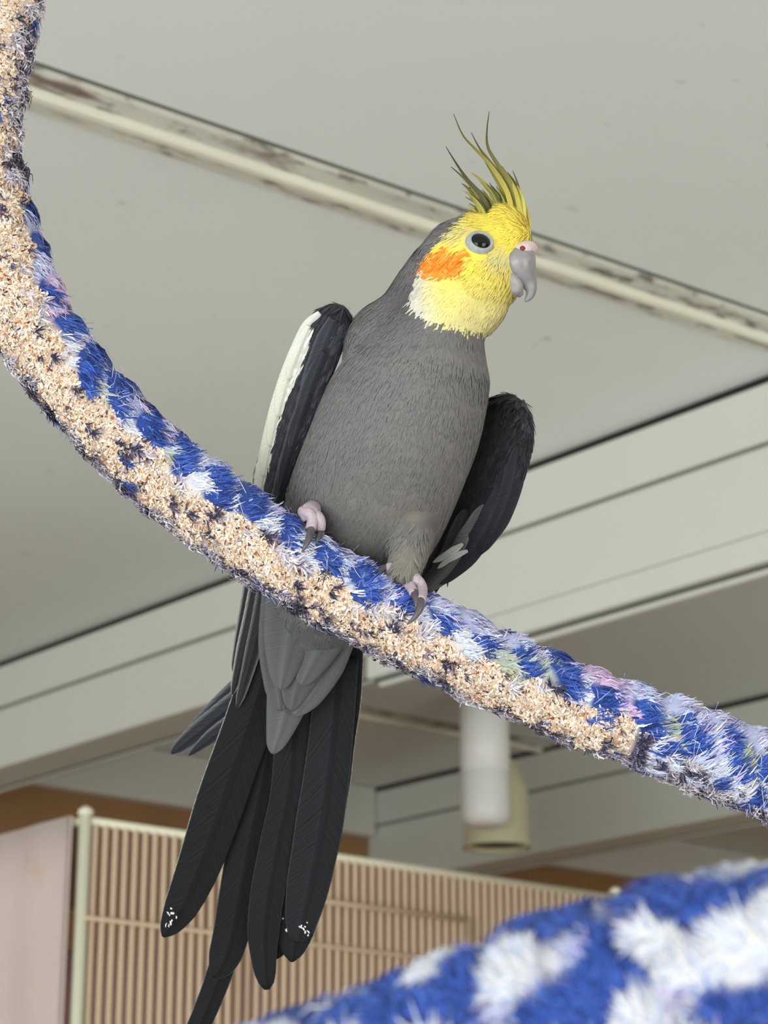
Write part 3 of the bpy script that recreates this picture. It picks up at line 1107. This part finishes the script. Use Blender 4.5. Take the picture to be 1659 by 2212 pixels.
# tail ----------------------------------------------------------------
tail = [
    # path, widths, colour, extra depth
    ([(600, 1280, 50), (562, 1480, 58), (487, 1700, 70), (430, 1868, 80), (388, 1965, 86), (352, 2024, 90)],
     [(0, 34), (.2, 52), (.45, 54), (.62, 47), (.8, 37), (.92, 22), (1, 3)], BLK, 0, (190, 188, 176)),
    ([(620, 1400, 55), (575, 1640, 67), (530, 1850, 78), (503, 2000, 86), (482, 2075, 90), (461, 2112, 92)],
     [(0, 36), (.3, 44), (.55, 42), (.78, 36), (.9, 24), (1, 3)], BLK, 2.5, (110, 110, 112)),
    ([(580, 1700, 72), (535, 1900, 82), (480, 2085, 92), (445, 2180, 97), (405, 2270, 102), (372, 2345, 106)],
     [(0, 30), (.3, 30), (.55, 27), (.8, 24), (.93, 14), (1, 2)], BLK, 5, (150, 150, 145)),
    ([(640, 1400, 56), (625, 1680, 68), (598, 1820, 76), (576, 1940, 82), (568, 2040, 87), (577, 2138, 91)],
     [(0, 40), (.3, 36), (.55, 37), (.75, 35), (.9, 25), (.97, 17), (1, 6)], (17, 18, 21), -1.5, (70, 70, 76)),
    ([(625, 1500, 60), (610, 1800, 76), (596, 1960, 85), (593, 2040, 89), (597, 2072, 91)],
     [(0, 36), (.5, 36), (.8, 28), (.93, 19), (1, 4)], BLK2, 2, (100, 100, 104)),
    ([(745, 1340, 54), (724, 1500, 60), (700, 1620, 66), (680, 1760, 73), (655, 1900, 81), (638, 2010, 87), (630, 2078, 91)],
     [(0, 40), (.16, 58), (.4, 68), (.6, 62), (.76, 52), (.88, 36), (.95, 22), (1, 4)], (16, 17, 20), -1, (196, 192, 180)),
    ([(730, 1420, 56), (712, 1620, 65), (690, 1780, 73), (668, 1900, 80), (652, 1985, 85), (643, 2037, 88)],
     [(0, 44), (.4, 52), (.65, 46), (.82, 35), (.93, 22), (1, 5)], (22, 23, 27), -3.2, (80, 80, 88)),
    ([(600, 1420, 58), (590, 1640, 68), (560, 1820, 79), (545, 1930, 85), (535, 1985, 88)],
     [(0, 50), (.4, 52), (.7, 36), (.9, 16), (1, 3)], (14, 15, 17), 4, None),
]
tails = []
for ti, (path, wd, col, off, edge) in enumerate(tail):
    tails.append(feather('tail_feather', path, wd, bird, col, None, off=off, edge=edge, edge_w=0.97, K=9, eside={0: 1, 5: -1}.get(ti, 0)))
# white frayed flecks on two worn tips
M_fleck = newmat('frayed_white', (232, 232, 226), 0.7)
for tf, base, cx_, cy_, n_, ang_ in ((tails[0], 84, 371, 1978, 11, 0.35), (tails[6], 83, 655, 2004, 9, 0.25), (tails[5], 86, 628, 1990, 3, 0.2)):
    r3 = np.random.default_rng(int(cx_))
    for q_ in range(n_):
        ox, oy = r3.normal(0, 8), r3.normal(0, 9)
        ln_ = r3.uniform(3, 10)
        a = (cx_ + ox, cy_ + oy)
        an_ = ang_ + r3.normal(0, 0.5)
        b = (a[0] + ln_ * math.sin(an_), a[1] + ln_ * math.cos(an_))
        mid = ((a[0] + b[0]) / 2 + r3.normal(0, 1), (a[1] + b[1]) / 2)
        V, F_ = tube([B(*a, base - 0.2), B(*mid, base - 0.8), B(*b, base - 0.2)], [0.0001, r3.uniform(0.0002, 0.00042), 0.00015], 6, 6)
        link('frayed_barb', mesh_np('frayed_barb', V, F_), M_fleck, tf, True)

# under tail coverts ----------------------------------------------------
GR, GR2 = (78, 79, 80), (73, 73, 75)
M_covert = feather_mat('covert_feather', 0.13, 0.75)
for path, wd, col, off in (
        ([(652, 1340, 50), (628, 1480, 56), (606, 1570, 60), (588, 1628, 63)], [(0, 50), (.4, 48), (.7, 30), (.9, 17), (1, 4)], GR, 0),
        ([(612, 1270, 44), (594, 1390, 49), (598, 1470, 53), (606, 1535, 56)], [(0, 46), (.4, 34), (.75, 28), (.92, 18), (1, 5)], GR2, -2.2),
        ([(745, 1330, 44), (705, 1430, 49), (668, 1500, 53), (634, 1545, 56)], [(0, 40), (.35, 42), (.7, 30), (.9, 16), (1, 4)], GR, -1),
        ([(690, 1310, 44), (662, 1410, 48), (640, 1480, 52), (628, 1535, 55)], [(0, 70), (.35, 56), (.7, 34), (.9, 17), (1, 4)], GR2, -2.5),
        ([(640, 1290, 42), (622, 1380, 46), (612, 1440, 49), (606, 1490, 51)], [(0, 68), (.4, 50), (.75, 30), (.92, 16), (1, 4)], GR, -3.6),
        ([(715, 1310, 43), (690, 1390, 46), (668, 1440, 49), (650, 1480, 51)], [(0, 66), (.4, 44), (.75, 28), (.92, 15), (1, 4)], GR, -3.8),
        ):
    feather('undertail_covert', path, wd, bird, col, tuple(min(255, x + 8) for x in col), off=off * 0.6 - 7, mat=M_covert, edge=(92, 93, 94), edge_w=0.95, camber=0.09)


# wings -------------------------------------------------------------------
def wing_shell(name, rows_, n, col, mat):
    """rows of (inner px, py, mm), (outer px, py, mm), thickness mm: a closed curved shell"""
    a = catmull([r[0] for r in rows_], n)
    b = catmull([r[1] for r in rows_], n)
    th_ = np.interp(np.linspace(0, 1, n), np.linspace(0, 1, len(rows_)), [r[2] for r in rows_])
    secs = []
    for i in range(n):
        pa, pb = B(*a[i]), B(*b[i])
        c = (pa + pb) / 2
        e = (pb - pa) / 2
        t = (B(*a[min(i + 1, n - 1)]) + B(*b[min(i + 1, n - 1)]) - B(*a[max(i - 1, 0)]) - B(*b[max(i - 1, 0)]))
        k = nrm(np.cross(e, t))
        secs.append((c, e, k * th_[i] * 0.001))
    V, F_ = loft_ellipse(secs, 28)
    cols = np.tile(lin(col), (len(V), 1))
    return V, F_, cols


def wing(name, label, rows_, col):
    V, F_, cols = wing_shell(name, rows_, 40, col, None)
    me = mesh_np('wing', V, F_, cols)
    ba = me.attributes.new('barb', 'FLOAT', 'POINT')
    ba.data.foreach_set('value', rng.random(len(V)).astype(np.float32) * 0.02)
    bm = bmesh.new()
    bm.from_mesh(me)
    bmesh.ops.recalc_face_normals(bm, faces=bm.faces)
    bm.to_mesh(me)
    bm.free()
    o = link('wing', me, M_wing, bird, True)
    o['label'] = label
    return o, me


M_wing = newmat('wing_coverts', attr=True, rough=0.7, spec=0.25, bump=(700, 0.5, 0.0006), noise=(260, 0.7, 1.35))
# wing on the picture's left: bend at the top, seen on edge
wl_o, wl_me = wing('wing', 'dark folded wing with a white band of coverts', [
    ((742, 664, 2), (722, 656, 10), 1.5),
    ((756, 690, 4), (690, 668, 16), 3.4),
    ((748, 720, 5), (664, 706, 20), 4.4),
    ((722, 790, 8), (634, 768, 26), 4.6),
    ((690, 870, 12), (604, 850, 32), 4.4),
    ((658, 945, 16), (576, 935, 37), 4.0),
    ((632, 1010, 22), (556, 1010, 41), 3.4),
    ((612, 1075, 30), (546, 1075, 45), 2.6),
    ((590, 1170, 40), (540, 1170, 51), 1.8)], (46, 48, 53))


def plume_on(name, me, parent, n, colfun, L, W, flow, lift=(0.01, 0.08)):
    """small covert feathers over a wing"""
    me.calc_loop_triangles()
    tr = np.array([t.vertices[:] for t in me.loop_triangles])
    Vw = np.array([v.co[:] for v in me.vertices])
    Nw = np.array([v.normal[:] for v in me.vertices])
    a, b, c = Vw[tr[:, 0]], Vw[tr[:, 1]], Vw[tr[:, 2]]
    ar = np.linalg.norm(np.cross(b - a, c - a), axis=1)
    t = rng.choice(len(tr), n, p=ar / ar.sum())
    u, v = rng.random(n), rng.random(n)
    f = u + v > 1
    u[f], v[f] = 1 - u[f], 1 - v[f]
    p = a[t] * (1 - u - v)[:, None] + b[t] * u[:, None] + c[t] * v[:, None]
    N = nrm(Nw[tr[t, 0]] + Nw[tr[t, 1]] + Nw[tr[t, 2]])
    px, py, _ = project(p)
    an = rng.normal(0, 0.16, n)
    dx, dy = flow[0] * np.cos(an) - flow[1] * np.sin(an), flow[0] * np.sin(an) + flow[1] * np.cos(an)
    d = RT[None] * dx[:, None] - UP[None] * dy[:, None] + FW[None] * 0.35
    d = nrm(d - N * np.sum(d * N, 1, keepdims=True))
    ll, ww, lf = rng.uniform(*L, n), rng.uniform(*W, n), rng.uniform(*lift, n)
    sd = np.cross(N, d) * (ww * .5)[:, None]
    p1 = p + d * (ll * .55)[:, None] + N * (lf * ll)[:, None]
    p2 = p + d * ll[:, None] + N * (lf * ll * .6)[:, None]
    V = np.stack([p - sd * .6, p + sd * .6, p1 - sd, p1 + sd, p2 - sd * .3, p2 + sd * .3], 1).reshape(-1, 3)
    bb = np.arange(n)[:, None] * 6
    F = np.concatenate([bb + np.array([[0, 1, 3, 2]]), bb + np.array([[2, 3, 5, 4]])], 0)
    m2 = mesh_np(name, V, F, np.repeat(colfun(px, py) * rng.uniform(0.75, 1.25, (n, 1)), 6, 0))
    o = link(name, m2, M_plume, parent)
    o['kind'] = 'stuff'
    return o


SB = lambda y: np.interp(y, [655, 690, 694, 726, 789, 863, 967, 1037, 1170], [0, 0, 684, 675, 656, 619, 593, 573, 556])
plume_on('wing_plumage', wl_me, wl_o, 6000, lambda x, y: np.where((x < SB(y))[:, None], lin((206, 208, 196)), pick(lin([(44, 46, 51), (54, 56, 62), (34, 35, 39)]), rng.random(len(x)))), (0.002, 0.006), (0.0006, 0.0014), (-0.42, 0.9), (0.0, 0.03))
wl_bvh = BVHTree.FromPolygons([v.co.copy() for v in wl_me.vertices], [tuple(p.vertices) for p in wl_me.polygons])


def on_wing(path, bv, lift):
    out = []
    for x, y, z in path:
        d = Vector(FW + RT * (x - CX) / FPX + UP * (CY - y) / FPX).normalized()
        h = bv.ray_cast(Vector(cam_o), d)
        if h[0] is None:
            q = np.array(bv.find_nearest(Vector(B(x, y, z)))[0])
        else:
            q = np.array(h[0])
        out.append((x, y, (((q - cam_o) @ FW) - DB) * 1000 - lift))
    return out


# white covert band: long overlapping feathers along the outer side
WH = (214, 216, 204)
for path, wd, off in (
        ([(690, 676, 8), (664, 706, 11), (640, 765, 16), (622, 820, 20)], [(0, 5), (.3, 13), (.7, 18), (.92, 9), (1, 2)], -2),
        ([(668, 705, 10), (640, 770, 15), (616, 835, 20), (600, 900, 25)], [(0, 8), (.3, 20), (.7, 20), (.92, 11), (1, 3)], -1.4),
        ([(646, 750, 14), (620, 825, 19), (597, 900, 25), (583, 965, 29)], [(0, 8), (.3, 21), (.7, 20), (.92, 11), (1, 3)], -0.8),
        ([(625, 810, 18), (600, 890, 24), (581, 970, 29), (570, 1030, 33)], [(0, 8), (.3, 20), (.7, 20), (.92, 12), (1, 3)], -0.2),
        ([(603, 880, 23), (582, 960, 28), (566, 1040, 33), (556, 1110, 38)], [(0, 8), (.3, 19), (.7, 17), (.92, 12), (1, 3)], 0.2),
        ([(584, 950, 28), (569, 1020, 32), (557, 1090, 37), (548, 1160, 42)], [(0, 8), (.3, 17), (.7, 15), (.92, 10), (1, 3)], 0.4)):
    feather('white_covert', on_wing(path, wl_bvh, 1.6), wd, wl_o, WH, (212, 214, 194), off=off * 0.4, camber=0.3, mat=M_covert, shaft=False)
# dark coverts on the narrow side and the long primaries down behind the rope
for path, wd, off, col in (
        ([(722, 690, 2), (700, 740, 4), (672, 810, 9), (650, 880, 14)], [(0, 12), (.3, 22), (.75, 16), (.93, 9), (1, 2)], -3.0, (50, 52, 59)),
        ([(700, 760, 4), (672, 830, 9), (645, 910, 15), (628, 970, 20)], [(0, 12), (.3, 20), (.75, 15), (.93, 9), (1, 2)], -2.6, (44, 46, 52)),
        ([(668, 850, 10), (642, 920, 15), (618, 1000, 21), (604, 1060, 26)], [(0, 12), (.3, 19), (.75, 14), (.93, 8), (1, 2)], -2.2, (38, 40, 45)),
        ([(640, 930, 15), (618, 1000, 20), (600, 1070, 26), (588, 1130, 31)], [(0, 10), (.3, 17), (.75, 13), (.93, 8), (1, 2)], -1.8, (48, 48, 52))):
    feather('dark_covert', on_wing(path, wl_bvh, 0.9), wd, wl_o, col, off=off * 0.3, camber=0.35, edge=(96, 98, 106), edge_w=0.97)
for path, wd, off, ed in (
        ([(600, 1010, 30), (572, 1180, 42), (548, 1310, 50), (522, 1420, 56), (502, 1500, 60)], [(0, 14), (.3, 20), (.7, 17), (.92, 9), (1, 2)], 0, (176, 176, 168)),
        ([(588, 1020, 34), (556, 1180, 45), (534, 1300, 53), (516, 1390, 58), (503, 1450, 61)], [(0, 12), (.3, 17), (.7, 13), (.92, 7), (1, 2)], 1.6, (176, 176, 168)),
        ([(606, 1020, 28), (590, 1180, 40), (566, 1320, 48), (540, 1430, 55), (512, 1530, 60)], [(0, 12), (.3, 22), (.7, 18), (.92, 10), (1, 2)], -1.2, (120, 120, 116))):
    feather('primary_feather', path, wd, wl_o, (34, 35, 38), off=off, edge=ed, edge_w=0.95, K=9)

# wing on the picture's right: held away from the body, dark underside
wr_o, wr_me = wing('wing', 'dark grey wing held open from the body showing its underside', [
    ((1056, 862, 22), (1098, 851, 8), 1.6),
    ((1044, 885, 26), (1134, 878, 4), 4.0),
    ((1030, 925, 30), (1148, 935, 3), 5.0),
    ((1010, 985, 34), (1138, 1005, 6), 5.0),
    ((986, 1045, 38), (1114, 1078, 12), 4.6),
    ((960, 1110, 42), (1082, 1140, 19), 4.0),
    ((938, 1170, 46), (1040, 1188, 28), 3.2),
    ((918, 1225, 50), (985, 1235, 38), 2.2),
    ((905, 1270, 54), (925, 1276, 48), 1.0)], (30, 30, 33))
plume_on('wing_plumage', wr_me, wr_o, 9000, lambda x, y: pick(lin([(32, 32, 34), (38, 37, 40), (27, 28, 32), (44, 44, 50)]), rng.random(len(x))), (0.002, 0.006), (0.0008, 0.0018), (-0.40, 0.9), (0.0, 0.02))
wr_bvh = BVHTree.FromPolygons([v.co.copy() for v in wr_me.vertices], [tuple(p.vertices) for p in wr_me.polygons])
for path, wd, off, col, ed in (
        ([(1118, 960, 6), (1108, 1040, 9), (1080, 1120, 16), (1038, 1196, 26)], [(0, 2), (.12, 14), (.3, 24), (.7, 22), (.92, 11), (1, 3)], -3, (34, 35, 40), (62, 64, 72)),
        ([(1085, 1040, 13), (1060, 1120, 20), (1010, 1200, 32), (950, 1262, 44)], [(0, 2), (.12, 16), (.3, 26), (.7, 23), (.92, 12), (1, 3)], -4, (38, 39, 45), (50, 52, 59)),
        ([(1045, 1090, 22), (1010, 1170, 32), (968, 1230, 41), (922, 1276, 49)], [(0, 2), (.12, 16), (.3, 26), (.7, 22), (.92, 12), (1, 3)], -5, (92, 90, 90), (120, 118, 116)),
        ([(1005, 1100, 30), (985, 1170, 38), (955, 1225, 44), (915, 1262, 50)], [(0, 2), (.12, 16), (.3, 24), (.7, 20), (.92, 11), (1, 3)], -5.5, (56, 56, 60), (96, 96, 98))):
    feather('wing_feather', on_wing(path, wr_bvh, 0.4), wd, wr_o, col, off=off * 0.3, edge=ed, edge_w=0.96, camber=0.2)
# pale tufts where the wing lining meets the flank
for path, wd in (([(1000, 1175, 24), (970, 1195, 26), (935, 1215, 30)], [(0, 3), (.4, 9), (.8, 6), (1, 1)]),
                 ([(1010, 1190, 24), (975, 1205, 26), (945, 1228, 30)], [(0, 3), (.4, 8), (.8, 5), (1, 1)]),
                 ([(988, 1062, 20), (972, 1068, 22), (956, 1078, 24)], [(0, 2), (.4, 4), (1, 1)]),
                 ([(968, 1108, 22), (956, 1116, 24), (944, 1128, 26)], [(0, 2), (.4, 5), (1, 1)])):
    feather('lining_tuft', path, wd, wr_o, (168, 168, 164), off=0, mat=M_covert, shaft=False)
# its primaries cross behind the tail and show their tips on the other side
for path, wd, off in (
        ([(880, 1260, 58), (700, 1370, 70), (560, 1450, 80), (440, 1560, 88), (392, 1612, 92)], [(0, 20), (.4, 26), (.75, 22), (.92, 12), (1, 3)], 6),
        ([(870, 1290, 58), (700, 1400, 70), (560, 1480, 79), (430, 1580, 86), (370, 1628, 90)], [(0, 20), (.4, 26), (.75, 24), (.92, 14), (1, 3)], 3),
        ([(860, 1310, 58), (700, 1430, 70), (560, 1520, 79), (460, 1590, 85), (408, 1632, 88)], [(0, 16), (.4, 22), (.75, 18), (.92, 8), (1, 2)], 1)):
    feather('primary_feather', path, wd, wr_o, (36, 38, 43), off=off, edge=(120, 122, 122), edge_w=0.95, K=9)

M_crest = feather_mat('crest_plume', 0.22, 0.7)
# crest --------------------------------------------------------------------
crest = [
    [(1108, 490), (1098, 420), (1062, 360), (1030, 325), (1000, 292), (980, 246)],
    [(1122, 480), (1108, 410), (1075, 355), (1054, 318), (1052, 280), (1057, 240)],
    [(1112, 480), (1092, 400), (1060, 352), (1036, 320), (1018, 286)],
    [(1070, 490), (1045, 430), (1010, 388), (985, 352), (963, 316)],
    [(1066, 490), (1035, 425), (1002, 385), (974, 360)],
    [(1058, 488), (1035, 440), (1012, 408), (997, 396)],
    [(1128, 478), (1116, 420), (1100, 385), (1084, 358)],
    [(1136, 480), (1126, 430), (1112, 395), (1096, 372)],
    [(1050, 485), (1036, 450), (1020, 428), (1008, 414)],
    [(1090, 485), (1072, 425), (1042, 392), (1018, 372)],
    [(1100, 485), (1088, 420), (1066, 378), (1048, 350)],
    [(1080, 488), (1058, 440), (1030, 412), (1006, 404)],
    [(1132, 485), (1130, 440), (1122, 412), (1112, 395)],
    [(1118, 485), (1104, 430), (1086, 395), (1072, 372)],
    [(1050, 490), (1028, 460), (1020, 450), (1012, 444)],
    [(1095, 490), (1080, 440), (1062, 418), (1046, 404)],
    [(1142, 490), (1138, 460), (1132, 440), (1124, 424)],
    [(1076, 490), (1054, 450), (1040, 436), (1026, 430)]]
r2 = np.random.default_rng(3)
for i in range(34):                             # finer feathers between the long ones
    f = r2.random()
    bx_c, by_c = 1048 + 92 * f, 484 + 6 * r2.random()
    ln = r2.uniform(45, 105) * (0.75 + 0.5 * f)
    lean = r2.uniform(0.25, 0.75) * (1.25 - 0.75 * f)
    crest.append([(bx_c, by_c), (bx_c - ln * lean * 0.25, by_c - ln * 0.4), (bx_c - ln * lean * 0.62, by_c - ln * 0.74), (bx_c - ln * lean * 1.15, by_c - ln)])
for i, c_ in enumerate(crest):
    dz = -13 + (i * 7 % 6) * 1.6
    L_ = len(c_)
    path = [(x, y, dz - 2 + 6 * k_ / (L_ - 1)) for k_, (x, y) in enumerate(c_)]
    thin = i < 5
    kf = 1.0 if i < 18 else 0.7
    wd = [(0, 6.5 * kf), (.3, 5.5 * kf), (.55, 3.2 if thin else 3.8 * kf), (.8, 1.6 if thin else 2.2 * kf), (1, 0.5)]
    base = ((222, 206, 96), (168, 158, 84), (206, 190, 86), (120, 116, 76))[i % 4]
    tip = (50, 54, 44) if thin else ((92, 96, 62) if i % 3 else (150, 146, 72))
    if i in (12, 14, 15, 16, 17):
        tip = (186, 176, 84)
    feather('crest_feather', path, wd, bird, base, tip, mat=M_crest, camber=0.3, shaft=False, rows=20, K=5, fade=0.55)

# eye ------------------------------------------------------------------------
M_eye = newmat('dark_eye', (5, 5, 5), 0.05, spec=0.35)
M_ring = newmat('eye_skin', (150, 154, 152), 0.6, noise=(900, 0.85, 1.1))
pe, ne = surf(1037, 524, 0.0)
ex = nrm(RT - ne * (RT @ ne))
ey = np.cross(ne, ex)
px1 = DB / FPX
secs = []
for k_ in range(9):
    a = math.pi / 2 * k_ / 8
    secs.append((pe + ne * (-0.0002 + 0.0026 * math.sin(a)), ex * (23 * px1 * max(math.cos(a), 0.02)), ey * (21.5 * px1 * max(math.cos(a), 0.02))))
V, F_ = loft_ellipse(secs, 28)
eye = link('eye', mesh_np('eye', V, F_), M_eye, bird, True)
secs = [(pe + ne * -0.0014, ex * 32 * px1, ey * 28.5 * px1), (pe + ne * 0.0006, ex * 29 * px1, ey * 26.5 * px1), (pe + ne * 0.0015, ex * 26.5 * px1, ey * 24.5 * px1),
        (pe + ne * 0.0016, ex * 23 * px1, ey * 21.5 * px1), (pe + ne * 0.0006, ex * 19 * px1, ey * 17.5 * px1)]
V, F_ = loft_ellipse(secs, 32, caps=False)
link('eye_ring', mesh_np('eye_ring', V, F_), M_ring, eye, True)

# beak -----------------------------------------------------------------------
M_beak = newmat('grey_beak', (132, 128, 130), 0.32, spec=0.5, noise=(350, 0.85, 1.12))
M_beak2 = newmat('lower_beak', (146, 141, 140), 0.4, spec=0.45, noise=(350, 0.85, 1.1))
M_cere = newmat('pink_cere', (196, 176, 174), 0.6, noise=(800, 0.9, 1.08), bump=(1500, 0.4, 0.0003))
M_nostril = newmat('nostril', (120, 50, 46), 0.8)
V, F_ = img_loft([(1104, 534, 24, -14.5, 5), (1112, 552, 42, -15.5, 6.8), (1121, 572, 40, -16, 7.2), (1132, 593, 29, -16, 6.0), (1143, 612, 18, -15.4, 3.8),
                  (1147, 628, 12, -15.6, 2.6), (1143, 641, 8.5, -15.6, 1.7), (1134, 651, 3, -15.6, 0.7)], 34, 24)
ub = link('upper_beak', mesh_np('upper_beak', V, F_), M_beak, bird, True)
V, F_ = img_loft([(1084, 586, 15, -16, 5.0), (1098, 602, 23, -16.5, 5.8), (1110, 617, 22, -16.6, 5.2), (1119, 630, 15, -16.6, 4.0), (1127, 639, 5, -14.6, 1.8)], 20, 20)
link('lower_beak', mesh_np('lower_beak', V, F_), M_beak2, bird, True)
V, F_ = img_loft([(1104, 556, 9, -17.5, 2), (1117, 547, 17, -18.2, 3), (1132, 541, 21, -18, 3.6), (1147, 540, 19, -16.5, 3.6), (1158, 544, 9, -14.5, 2)], 18, 20)
cere = link('cere', mesh_np('cere', V, F_), M_cere, bird, True)
V, F_ = img_loft([(1122, 537, 2, -20.8, 0.5), (1126, 537, 6, -21.3, 0.8), (1131, 537, 5.5, -21.4, 0.8), (1135, 538, 2, -21.0, 0.5)], 10, 12)
link('nostril', mesh_np('nostril', V, F_), M_nostril, cere, True)

# feet -----------------------------------------------------------------------
M_toe = newmat('scaly_toe', (172, 158, 164), 0.6, noise=(900, 0.85, 1.1), bump=(1400, 0.6, 0.0004))
M_claw = newmat('dark_claw', (82, 76, 80), 0.35, spec=0.5)


def onrope(px, py, off):
    """point on the rope's front side under a picture point, raised by off mm"""
    j = int(np.argmin(np.where(second, 1e9, np.hypot(rpx - px, rpy - py))))
    q = B(px, py, 0)
    e = q - rc[j]
    h = (e @ nu_[j]) / RR
    wz = math.sqrt(max(0.0, 1.12 - min(h * h, 1.12))) * RR
    return q - FW * (wz + off * 0.001) - FW * ((q - rc[j]) @ FW)


def foot(shank, toes, claws):
    f = link('foot', mesh_np('foot', *tube([onrope(a, b, c) for a, b, c in shank], [0.0030, 0.0036, 0.0034], 12, 10)), M_toe, bird, True)
    for tp, r0, r1 in toes:
        V, F_ = tube([onrope(a, b, c) for a, b, c in tp], [r0, r1 * 1.15, r0 * 0.9, r1], 12, 14)
        link('toe', mesh_np('toe', V, F_), M_toe, f, True)
    for cp in claws:
        V, F_ = tube([onrope(a, b, c) for a, b, c in cp], [0.0016, 0.0014, 0.0009, 0.0002], 10, 12)
        link('claw', mesh_np('claw', V, F_), M_claw, f, True)
    return f


foot([(676, 1098, -4), (668, 1108, 1.5), (672, 1116, 2.0)],
     [([(654, 1106, 1.4), (666, 1108, 4.0), (676, 1120, 4.8), (672, 1144, 3.6)], 0.0022, 0.0019),
      ([(674, 1110, 1.6), (686, 1115, 3.4), (693, 1127, 4.0), (692, 1144, 3.0)], 0.0021, 0.0018)],
     [[(673, 1140, 4.0), (672, 1156, 4.8), (664, 1176, 4.0), (655, 1192, 2.4)],
      [(693, 1140, 3.2), (693, 1152, 4.0), (689, 1162, 3.4), (684, 1172, 2.0)]])
foot([(866, 1222, 0.5), (860, 1234, 2.4), (870, 1244, 2.6)],
     [([(872, 1240, 2.0), (894, 1248, 4.4), (910, 1268, 5.0), (906, 1296, 3.8)], 0.0023, 0.0020),
      ([(868, 1234, 2.0), (854, 1226, 3.6), (844, 1226, 3.6), (836, 1230, 2.6)], 0.0023, 0.0018),
      ([(858, 1236, 2.2), (872, 1250, 4.0), (886, 1266, 4.2), (894, 1282, 3.0)], 0.0021, 0.0017)],
     [[(907, 1290, 4.2), (906, 1308, 5.0), (895, 1328, 4.2), (878, 1344, 2.6)],
      [(840, 1228, 3.4), (829, 1227, 4.0), (820, 1234, 3.4), (813, 1246, 2.0)],
      [(894, 1278, 3.4), (899, 1292, 4.0), (899, 1304, 3.6), (894, 1314, 2.2)]])
